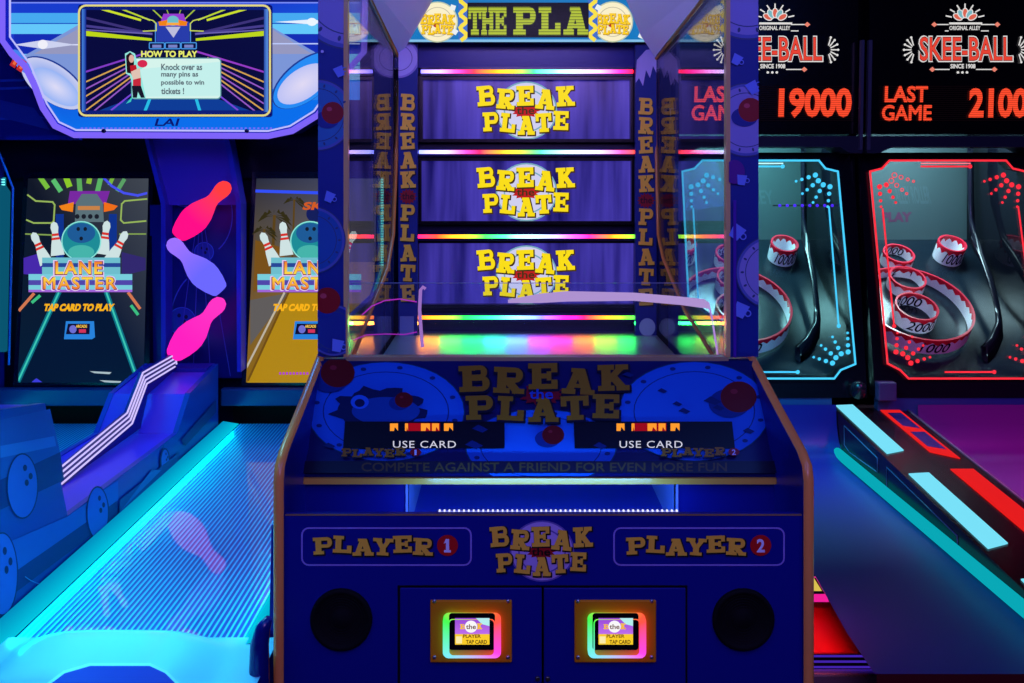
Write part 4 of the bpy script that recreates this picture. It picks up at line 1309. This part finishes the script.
def roller(idx, neon, hot, score, label):
    sh = (-PITCH * (1 - idx), 0, 0)
    X0, X1 = 1.617, 2.473
    R = thing('ball_rolling_game', ((X0 + X1) / 2 + sh[0], 3.2, 0), label, 'arcade machine', 'ball rolling games')
    def mb(): return MB(sh)
    def art(p, n, mat='glow', **k): return Art(p, n, mat, shift=sh, **k)
    YMq = 3.84
    # marquee
    m = mb(); p0, p1 = at(869.5, 134, YMq), at(1048, -40, YMq)
    m.box(p0.x, p1.x, YMq, YMq + .2, p0.z, p1.z, 'gloss', C(6, 6, 10)); mq = m.build('marquee', R)
    a = art((0, YMq - .0006, 0), (0, -1, 0))
    W_, Rd, Tl = C(225, 222, 220), C(230, 66, 50), C(120, 180, 190)
    # fan crest
    for k in range(7):
        t = math.radians(-160 + k * 23.3)
        a.line([(965 + 14.5 * math.cos(t), 22 + 14.5 * math.sin(t)), (965 + 20 * math.cos(t), 22 + 18 * math.sin(t))], 1.3, W_)
    for k in range(5):
        t = math.radians(-150 + k * 30)
        a.ell(965 + 8.5 * math.cos(t), 21 + 8 * math.sin(t), 5.2, 3.2, W_, rot=t); a.ell(965 + 8.5 * math.cos(t), 21 + 8 * math.sin(t), 4.2, 2.2, C(220, 100, 80) if k % 2 == 0 else Tl, rot=t)
    a.rect(949, 22.5, 982, 24.5, W_)
    for y, x0, x1 in ((24.6, 934, 997), (31, 945, 988), (69.5, 932, 994)):
        a.line([(x0, y), (948 if y < 60 else 949, y)], 1, W_); a.line([(981 if y < 60 else 976, y), (x1, y)], 1, W_)
    for x, y in ((934, 24.6), (997, 24.6), (932, 69.5), (994, 69.5)):
        a.poly([(x - 3, y), (x, y - 2.6), (x + 3, y), (x, y + 2.6)], C(235, 130, 110))
    a.text('ORIGINAL ALLEY', 949, 26, 980, 30.2, W_, bold=.02)
    a.text('SINCE 1908', 950, 64, 975, 68.6, W_, bold=.03)
    for x in (957.5, 962, 966.5): a.ell(x, 72.5, 1.3, 1.2, W_)
    a.text('SKEE-BALL', 918, 35.5, 1013, 62.5, W_, bold=.055)
    a.text('SKEE-BALL', 919, 36.6, 1012, 61.4, C(120, 20, 16), bold=.03)
    a.text('SKEE-BALL', 919.5, 37.4, 1011.5, 60.6, Rd, bold=.008)
    for s_, cx in ((-1, 914), (1, 1017)):
        for k in range(7):
            t = math.radians(-72 + k * 24)
            a.line([(cx + s_ * 3.5 * math.cos(t), 50 + 5 * math.sin(t)), (cx + s_ * 10.5 * math.cos(t), 50 + 13 * math.sin(t))], 1.2, W_)
            a.ell(cx + s_ * 10.5 * math.cos(t), 50 + 13 * math.sin(t), 1.2, 1.2, W_, n=10)
    O_ = C(255, 76, 44, 1.05)
    a.text('LAST', 884, 86, 927, 102.5, O_, bold=.03, shear=.03); a.text('GAME', 881, 105, 931, 121, O_, bold=.03, shear=.03)
    a.text(score, 968, 88, 1041, 118, O_, bold=.04, shear=.03)
    # cut the figures into rows of lamp dots
    for y in range(86, 122, 2):
        a.line([(878, y + .5), (1042, y + .5)], .32, C(20, 6, 6))
    a.build('marquee_display', mq)['label'] = 'lit lettering and red score figures'
    # marquee edge posts
    for x0, x1 in ((868, 871.5), (1053, 1056)):
        m = mb()
        q = [at(x0 + 1, 40, YMq - .05), at(x1 + 1, 40, YMq - .05), at(x1 - 1, 150, YMq - .05), at(x0 - 1, 150, YMq - .05)]
        m.prism(q, (0, .02, 0), 'gloss', C(70, 70, 90))
        m.build('marquee_post', mq)
    # ledge under the marquee
    m = mb(); p0, p1 = at(862, 154, YMq - .02), at(1054, 136, YMq - .02)
    m.prism([at(x, y, YMq - .04) for x, y in ((867, 136), (1054, 136), (1054, 153), (1042, 153), (1032, 147), (892, 147), (880, 153), (867, 153))], (0, .2, 0), 'panel', C(40, 42, 58)); m.build('ledge', R)
    # target housing: black surround of the leaning clear front
    T_, B_ = at(0, 160, 3.9), at(0, 378, 3.71)
    fn_ = V((0, -(T_.z - B_.z), 3.9 - 3.71)).normalized()
    fa = Art(T_, fn_)
    inner = [(870, 171.5), (882, 168.5), (889.5, 160.5), (1006, 160.5), (1013, 168.5), (1025.5, 171.5), (1051.5, 364), (1037, 370), (1031, 378.5), (908.5, 378.5), (900, 370), (887.5, 363.5)]
    outer = [(859, 152), (866, 152), (880, 152), (1020, 152), (1032, 152), (1041, 152), (1066, 398), (1060, 398), (1050, 398), (890, 398), (883, 398), (876.5, 398)]
    m = mb()
    n = len(inner)
    ip = [fa.P(*p) - fn_ * .012 for p in inner]; op = [fa.P(*p) - fn_ * .012 for p in outer]
    for k in range(n):
        j = (k + 1) % n
        m.face([ip[k], ip[j], op[j], op[k]], 'gloss', C(8, 8, 18))
        b0, b1 = ip[k] + V((0, .06, 0)), ip[j] + V((0, .06, 0))
        m.face([ip[j], ip[k], b0, b1], 'gloss', C(8, 8, 18))
        m.face([op[k], op[j], op[j] + V((0, .06, 0)), op[k] + V((0, .06, 0))], 'gloss', C(8, 8, 18))
    fr = m.build('target_surround', R)
    m = mb(); m.prism([fa.P(*p) for p in inner], fn_ * -.004, 'clear', WHITE); pane = m.build('clear_front', R)
    # etched glowing outline
    a = art(T_ + fn_ * .003, fn_, 'lamp')
    NC = neon
    for k in range(n):
        p, q = inner[k], inner[(k + 1) % n]
        a.line([p, q], 2.0, NC)
    def bar(p, q):
        a.line([p, q], 1.7, NC); a.ell(*q, 2.1, 2.1, NC, n=10)
    bar((921, 166.5), (970, 166.5)); bar((882.5, 209), (894, 326)); bar((945, 372), (994, 372)); bar((1018, 207), (1033, 326))
    a.line([(921, 163.5), (970, 163.5)], 1.2, hot)
    for cx, cy, sx, sy in ((878, 170, 1, 1), (1019, 170, -1, 1), (894, 368, 1, -1), (1044, 368, -1, -1)):
        for ray, an in enumerate((18, 40, 62, 86)):
            for d, rr_ in ((17, 2.9), (24, 2.4), (31, 1.9), (37, 1.5)):
                t = math.radians(an)
                x, y = cx + sx * d * math.cos(t), cy + sy * d * math.sin(t) * (1.0 if sy > 0 else .95)
                if ray < 2 and sx > 0 and sy > 0 and idx == 1:
                    a.ring(x, y, rr_, rr_, .8, NC, n=12)
                else:
                    a.ell(x, y, rr_ * .9, rr_ * .9, NC, n=12)
    a.build('glowing_outline', pane)['label'] = 'glowing line drawing on the clear front'
    # target box
    bx0, bx1 = X0 + .025, X1 - .012
    tl = math.radians(40)
    zb = at(0, 378, 3.83).z
    yb0, yb1 = 3.80, 4.51
    def bedz(y): return zb + (y - 3.83) * math.tan(tl)
    m = mb(); m.prism([(bx0, yb0, bedz(yb0)), (bx1, yb0, bedz(yb0)), (bx1, yb1, bedz(yb1)), (bx0, yb1, bedz(yb1))], (0, 0, -.02), 'gloss', C(15, 26, 36)); m.build('target_bed', R)
    m = mb(); m.box(bx0, bx1, yb1, yb1 + .02, bedz(yb1) - .02, 1.95, 'print', C(50, 66, 70)); m.build('target_back', R)
    a = art((0, yb1 - .0006, 0), (0, -1, 0), 'print')
    if idx == 1:
        a.text('ALLEY ROLLER', 895, 186, 930, 204, C(58, 75, 80), bold=.02, shear=-.2)
        a.text('PLAY', 882, 212, 912, 222, C(78, 40, 66), bold=.05)
    else:
        a.text('ALLEY', 900, 190, 935, 204, C(58, 75, 80), bold=.02, shear=-.2)
    a.build('target_back_artwork', R)
    for x0, x1 in ((bx0 - .012, bx0), (bx1, bx1 + .01)):
        m = mb(); m.prism([(x0, 3.82, .72), (x0, 3.9, 1.72), (x0, 4.0, 1.95), (x0, yb1, 1.95), (x0, yb1, bedz(yb1) - .05)], (x1 - x0, 0, 0), 'mirror', C(10, 12, 20)); m.build('target_side', R)
    m = mb(); m.box(bx0 - .012, bx1 + .01, 3.93, yb1, 1.95, 1.97, 'panel', C(12, 14, 24)); m.build('target_roof', R)
    # curved black side guides
    for s_ in (1,):
        m = mb()
        pts = [(968, 150, 4.36), (968, 190, 4.36), (969, 215, 4.34), (971, 240, 4.30), (981, 264, 4.2), (990, 290, 4.1), (996, 315, 4.02), (997, 334, 3.97), (990, 350, 3.92), (982, 359, 3.89)]
        P_ = [at(*p) for p in pts]
        rows = [[p, p + V((.030, .0, -.02)), p + V((.034, .03, .05)), p + V((.010, .03, .05))] for p in P_]
        m.grid(rows, 'gloss', C(16, 18, 30), closed=True); m.build('ball_guide', R)
    # scoring rings
    ta = math.radians(34)
    axis = V((0, -math.sin(ta), math.cos(ta)))
    ux = V((1, 0, 0)); uy = axis.cross(ux)
    xc_b = at(917, 300, 4.12).x
    def ringmesh(cx, cy, rpx, hgt, front, back):
        # find base point on the bed under the rim centre
        o = V((0, 0, EZ)); d = V(((cx - CX) / F, 1, -(cy - CY) / F))
        nb = V((0, -math.sin(tl), math.cos(tl)))
        pb = V((0, 3.83, zb)) + nb * hgt
        rim = o + d * ((pb - o).dot(nb) / d.dot(nb))
        base = rim - axis * hgt
        r = rpx / F * rim.y
        th = .009
        m = mb()
        N = 72
        def pt(rad, a_, h): return base + (ux * math.cos(a_) + uy * math.sin(a_)) * rad + axis * h
        WH, RDc = C(244, 242, 250), C(226, 20, 50)
        sc = max(6, int(r * 70))
        for k in range(N):
            a0, a1 = 2 * math.pi * k / N, 2 * math.pi * (k + 1) / N
            s0, s1 = [hgt * (.62 + .2 * abs(math.sin(sc * q))) for q in (a0, a1)]
            for rad in (r, r - th):
                m.face([pt(rad, a0, 0), pt(rad, a1, 0), pt(rad, a1, s1), pt(rad, a0, s0)], 'gloss', WH)
                m.face([pt(rad, a0, s0), pt(rad, a1, s1), pt(rad, a1, hgt), pt(rad, a0, hgt)], 'gloss', RDc)
            m.face([pt(r, a0, hgt), pt(r, a1, hgt), pt(r - th, a1, hgt), pt(r - th, a0, hgt)], 'gloss', C(190, 40, 60))
        INK = C(16, 14, 40)
        def wrap(txt, inner_):
            if not txt: return
            wid = min(hgt * .62 * len(txt) * .62, r * 1.55)
            rad = (r - th - .002) if inner_ else (r + .002)
            for f in text_tris(txt, .012):
                q = []
                for u, v in f:
                    s_ = (u - .5) * wid / rad
                    an = (math.pi / 2 - s_) if inner_ else (-math.pi / 2 + s_)
                    if math.sin(tl) and False: pass
                    hh = hgt * (.12 + .66 * v)
                    q.append(pt(rad + (0 if inner_ else 0), an + (.12 * (v - .5) * hgt / rad) * (-1 if inner_ else 1), hh))
                m.face(q, 'gloss', INK)
        wrap(front, False); wrap(back, True)
        m.build('scoring_ring', R)['label'] = 'red and white scoring ring marked ' + (front or back)
    ringmesh(916, 302, 54, .085, '1000', '')
    ringmesh(917, 306, 20.5, .085, '2000', '3000')
    ringmesh(908, 277, 17.5, .07, '', '4000')
    ringmesh(899, 253, 15, .07, '', '5000')
    ringmesh(952.5, 243, 13.5, .10, '10000', '')
    ringmesh(851, 243, 13.5, .10, '10000', '')
    if idx == 0:
        for k in range(9):
            m = mb(); q = at(962 + k * 7.5, 205.5, 4.0)
            m.lathe((q.x, 4.0, q.z), (0, -1, 0), [(.0075, 0), (.007, .004), (.004, .007), (0, .008)], 'lamp', C(80, 40, 255, 1.1), 10)
            m.build('violet_light', R)['label'] = 'violet light dot'
        m = mb(); q0, q1 = at(955, 205.5, 4.003), at(1024, 205.5, 4.003); m.tube([q0, q1], .003, 'rough', C(10, 10, 14), 6); m.build('light_wire', R)
    # lane with up-curving ramp at the far end
    m = mb()
    lx0, lx1 = .91 + PITCH, 1.452 + PITCH
    prl = [(2.07, .43), (3.54, .43), (3.60, .437), (3.65, .46), (3.68, .50), (3.70, .56), (3.705, .64)]
    ru = [(lx0, y, z) for y, z in prl]
    prl = [prl[0], (2.25, .43), (2.6, .43)] + prl[1:]
    lxs = [lx0 - .005, lx0 + .002, lx0 + .038] + [lx0 + .04] * 9
    rows = [[(lxs[i], y, z), (lx1, y, z)] for i, (y, z) in enumerate(prl)]
    m.grid(rows, 'lane', C(18, 20, 112) if idx == 0 else C(90, 34, 110))
    m.grid([[(lx0, 2.07, .43), (lx1, 2.07, .43)], [(lx0, 2.07, .36), (lx1, 2.07, .36)]], 'panel', C(80, 10, 24), smooth=False)
    m.build('ball_lane', R)
    # back apron below the target front
    m = mb(); m.box(X0 + .02, X1 - .18, 3.71, 3.75, .40, at(0, 396, 3.71).z, 'panel', C(30, 60, 110)); m.build('lane_back', R)
    # outer (right-hand) lane wall with slots, light rail and lit top panels
    wx0, wx1 = lx1 + .003, 1.615 + PITCH
    def topz(y): return .485 + (y - 2.374) * .0946
    m = mb()
    for x0, x1 in ((wx0, wx1),):
        m.prism([(x0, 1.95, .3), (x0, 1.95, topz(1.95)), (x0, 3.79, topz(3.79)), (x0, 3.79, .3)], (x1 - x0, 0, 0), 'gloss', C(30, 10, 18))
    dvd = m.build('lane_wall', R)
    a = art((wx0 - .0008, 0, 0), (-1, -.0001, 0), 'gloss'); a.n = V((-1, 0, 0)); a.eps = .0003
    s0 = sh[0]
    def slot(y0, y1):
        pts = [(wx0 - .001, y0, topz(y0) - .085), (wx0 - .001, y0, topz(y0) - .03), (wx0 - .001, y1, topz(y1) - .03), (wx0 - .001, y1, topz(y1) - .11), (wx0 - .001, y1 - .05, topz(y1) - .125)]
        a.face(pts, 'gloss', C(6, 8, 22))
        a.tube(pts + [pts[0]], .0025, 'gloss', C(60, 90, 130), 6)
    slot(2.72, 3.22); slot(3.3, 3.62)
    a.build('wall_slot', dvd)
    m = mb()
    m.tube([(wx0 - .018, 1.95, .448), (wx0 - .018, 3.70, .448)], .021, 'lamp', neon_rail[idx], 12)
    m.build('light_rail', R)['label'] = 'glowing rail along the lane'
    # lit panels on the wall top: left row in this game's colour
    def toppan(xa, xb, y0, y1, skew, col, name, mat='lamp', lift=.001):
        m = mb()
        pts = [(xa, y0, topz(y0)), (xb, y0 + skew, topz(y0 + skew)), (xb, y1, topz(y1)), (xa, y1 - skew * .3, topz(y1 - skew * .3))]
        m.prism([V(p) + V((0, 0, lift)) for p in pts], (0, 0, .004), mat, col)
        return m.build(name, R)
    if idx == 0:
        for y0, y1 in ((3.265, 3.775), (2.585, 3.10), (1.98, 2.43)):
            toppan(wx0 + .02, wx0 + .098, y0, y1, .03, C(120, 225, 248, 1.0), 'lit_panel')['label'] = 'pale cyan lit panel'
    return R, wx0, wx1, topz, sh


neon_rail = [C(6, 168, 182, 1.0), C(250, 30, 50, 1.0)]
R1 = roller(0, C(70, 200, 250, 1.15), C(200, 245, 255, 1.2), '19000', 'ball rolling game outlined in cyan, directly right of the blue two-player cabinet')
R2 = roller(1, C(255, 44, 60, 1.1), C(255, 120, 130, 1.1), '21000', 'ball rolling game outlined in red at the right edge, its score reads 2100')
# red lit windows on the inner wall of the right-hand game (left wall of its lane)
R2r = R2[0]
topz = R2[3]
xw0, xw1 = 1.617, 1.615 + .15
m = MB(); m.prism([(xw0, 1.95, .3), (xw0, 1.95, topz(1.95)), (xw0, 3.79, topz(3.79)), (xw0, 3.79, .3)], (xw1 - xw0, 0, 0), 'gloss', C(30, 10, 18)); m.build('lane_wall', R2r)
for y0, y1, lit in ((3.22, 3.76, 0), (2.52, 3.13, 1), (1.9, 2.43, 1)):
    a0, a1 = xw0 + .03, xw0 + .115
    m = MB()
    pts = [(a0, y0 + .06, topz(y0 + .06)), (a1, y0, topz(y0)), (a1, y1, topz(y1)), (a0, y1, topz(y1))]
    m.prism([V(p) + V((0, 0, .001)) for p in pts], (0, 0, .004), 'lamp', C(240, 30, 24, .9)); lp = m.build('lit_panel', R2r); lp['label'] = 'red lit panel'
    if not lit:
        m = MB()
        for t0, t1 in ((.14, .46), (.52, .84)):
            yy0, yy1 = y0 + (y1 - y0) * t0, y0 + (y1 - y0) * t1
            m.face([(a0 + .014, yy0 + .03, topz(yy0 + .03) + .006), (a1 - .012, yy0, topz(yy0) + .006), (a1 - .012, yy1, topz(yy1) + .006), (a0 + .014, yy1, topz(yy1) + .006)], 'gloss', C(40, 30, 90))
        m.build('panel_window', lp)
m = MB(); m.tube([(xw1 + .004, 1.95, topz(1.95) + .002), (xw1 + .004, 3.79, topz(3.79) + .002)], .006, 'gloss', C(120, 90, 120), 6); m.build('wall_edge', R2r)
# grey corner bracket between the two games
m = MB(); p = at(886, 392, 3.70); m.box(p.x - .05, p.x + .03, 3.66, 3.70, p.z - .03, p.z + .05, 'panel', C(60, 50, 90)); m.build('corner_bracket', R2r, bevel=.006)
m = MB(); m.lathe(at(858, 391, 3.68), (0, -.5, 1), [(.03, -.02), (.034, 0), (.03, .03), (.015, .045), (0, .048)], 'gloss', C(20, 20, 30), 16); m.build('corner_cap', R1[0])
# base cabinets
for R_, x0, x1 in ((R1[0], 1.06, 1.60), (R2r, 1.635, 2.46)):
    m = MB(); m.box(x0, x1, 2.2, 4.7, 0, .34, 'panel', C(14, 10, 30)); m.build('base_cabinet', R_)

# low red-topped ticket unit at the foot of the cyan game
K = R1[0]
zt = .30
x0, x1 = .765, 1.05
m = MB(); m.box(x0, x1, 2.40, 2.70, .0, zt - .007, 'panel', C(8, 6, 16)); tu = m.build('ticket_unit', K, bevel=.004); tu['label'] = 'low red-topped ticket unit with violet slats'
m = MB(); m.box(x0, x1, 2.395, 2.70, zt - .007, zt, 'print', C(230, 16, 28)); m.build('red_top', tu, bevel=.002)
for k in range(3):
    m = MB(); z = zt - .013 - k * .0155; m.box(x0 + .004, x1 - .004, 2.396, 2.4005, z - .002, z + .002, 'lamp', C(74, 40, 190, .8)); m.build('slat', tu)['label'] = 'violet slat'
m = MB(); m.box(x0, x1, 2.37, 2.40, .222, .252, 'metal', C(190, 190, 210)); m.build('silver_edge', tu, bevel=.006)
m = MB(); m.box(x0, .93, 2.60, 2.66, zt, zt + .105, 'rough', C(14, 4, 10)); m.build('upstand', tu, bevel=.006)
a = Art((0, 2.5985, 0), (0, -1, 0), 'lamp')
a.poly([(808, 594), (826, 594), (829, 602), (808, 602)], C(240, 30, 150)); a.poly([(808, 578), (814, 578), (822, 591), (808, 591)], C(220, 190, 80)); a.line([(808, 577), (816, 577), (828, 598)], 1.2, C(240, 60, 150))
a.build('lit_emblem', tu)['label'] = 'pink and yellow lit emblem'

# ================================================================== LIGHTS
def area(name, loc, target, size, energy, col, sy=None, spread=None):
    l = bpy.data.lights.new(name, 'AREA')
    l.energy = energy; l.color = col; l.size = size
    if spread: l.spread = math.radians(spread)
    if sy: l.shape = 'RECTANGLE'; l.size_y = sy
    o = bpy.data.objects.new(name, l); o.location = loc
    o.rotation_euler = (V(target) - V(loc)).to_track_quat('-Z', 'Y').to_euler()
    COL.objects.link(o)
    return o
area('ceiling_lamp_violet', (.3, -.9, 3.0), (.1, 2.2, .8), 1.4, 62, (.46, .26, 1.0))
area('ceiling_lamp_blue', (-1.2, .6, 3.1), (-.8, 2.6, .7), 1.2, 30, (.04, .20, 1.0))
area('ceiling_lamp_blue', (1.2, .8, 3.1), (.4, 2.6, .9), 1.2, 26, (.06, .18, 1.0))
for xc in (-.91, -1.965):
    area('alley_fill_light', (xc, 3.4, 1.95), (xc, 2.9, .5), .5, 7, (.01, .30, 1.0), .9, 110)  # added light above each alley to brighten the ribs, not a fixture
    for s_ in (-1, 1):
        area('gutter_lamp', (xc + s_ * .303, 2.95, .553), (xc + s_ * .02, 2.95, .515), 1.75, 1.9, (.0, .75, 1.0), .03)
    area('apron_fill_light', (xc, 2.15, 1.25), (xc, 1.9, .5), .5, 3.2, (.12, .62, .8), .2, 90)  # added overhead light standing in for the apron's glow from inside
for xc, cc in ((1.19, (.35, .95, 1.0)), (2.04, (.55, .9, 1.0))):
    area('target_lamp', (xc, 4.12, 1.93), (xc, 4.22, .9), .5, 26, cc, .2)
area('lane_lamp_magenta', (2.15, 2.7, 1.75), (2.2, 3.1, .4), .4, 9, (.75, .03, .5), .4, 80)
area('lane_lamp_teal', (1.18, 3.35, 1.2), (1.18, 3.5, .45), .4, 5, (.03, .55, .8), .3, 110)
area('rail_lamp', (1.42, 2.8, .50), (1.3, 2.8, .43), 1.7, .22, (.0, .8, .9), .03)
area('hood_fill_light', (.1, 2.55, 2.42), (.1, 3.4, 2.1), .7, 5, (.5, .38, 1.0), .1)  # added light above the view that brightens the hood panels
area('red_floor_lamp', (.86, 2.3, .62), (.86, 2.5, .3), .12, 1.4, (1, .1, .1))
for k, cc in enumerate(FLOOR_RGB):
    xk = -.36 + .93 * (k + .5) / 10
    area('play_field_fill_light', (xk, 3.565, 1.02), (xk, 3.35, .96), .09, .13, cc, .015)  # added row of small coloured lights for the glow on the floor
area('tray_lamp', (.1, 2.06, .83), (.1, 2.6, .74), .6, 2.2, (.1, .4, 1), .02)

w = bpy.data.worlds.new('World'); SC.world = w; w.use_nodes = True
w.node_tree.nodes['Background'].inputs['Color'].default_value = (.02, .03, .10, 1)
w.node_tree.nodes['Background'].inputs['Strength'].default_value = .25

cam = bpy.data.cameras.new('Camera')
co = bpy.data.objects.new('Camera', cam); COL.objects.link(co)
co.location = (0, 0, EZ); co.rotation_euler = (math.pi / 2, 0, 0)
cam.sensor_fit = 'HORIZONTAL'; cam.sensor_width = 36; cam.lens = F / 1024 * 36
cam.shift_x = (512 - CX) / 1024
cam.shift_y = -(341.5 - CY) / 1024
cam.clip_start = .05
SC.camera = co
SC.view_settings.view_transform = 'Standard'
SC.view_settings.look = 'None'
SC.view_settings.gamma = 1
SC.view_settings.exposure = 0
SC.view_settings.use_curve_mapping = False
for o in bpy.data.objects:
    if '_o' in o: del o['_o']
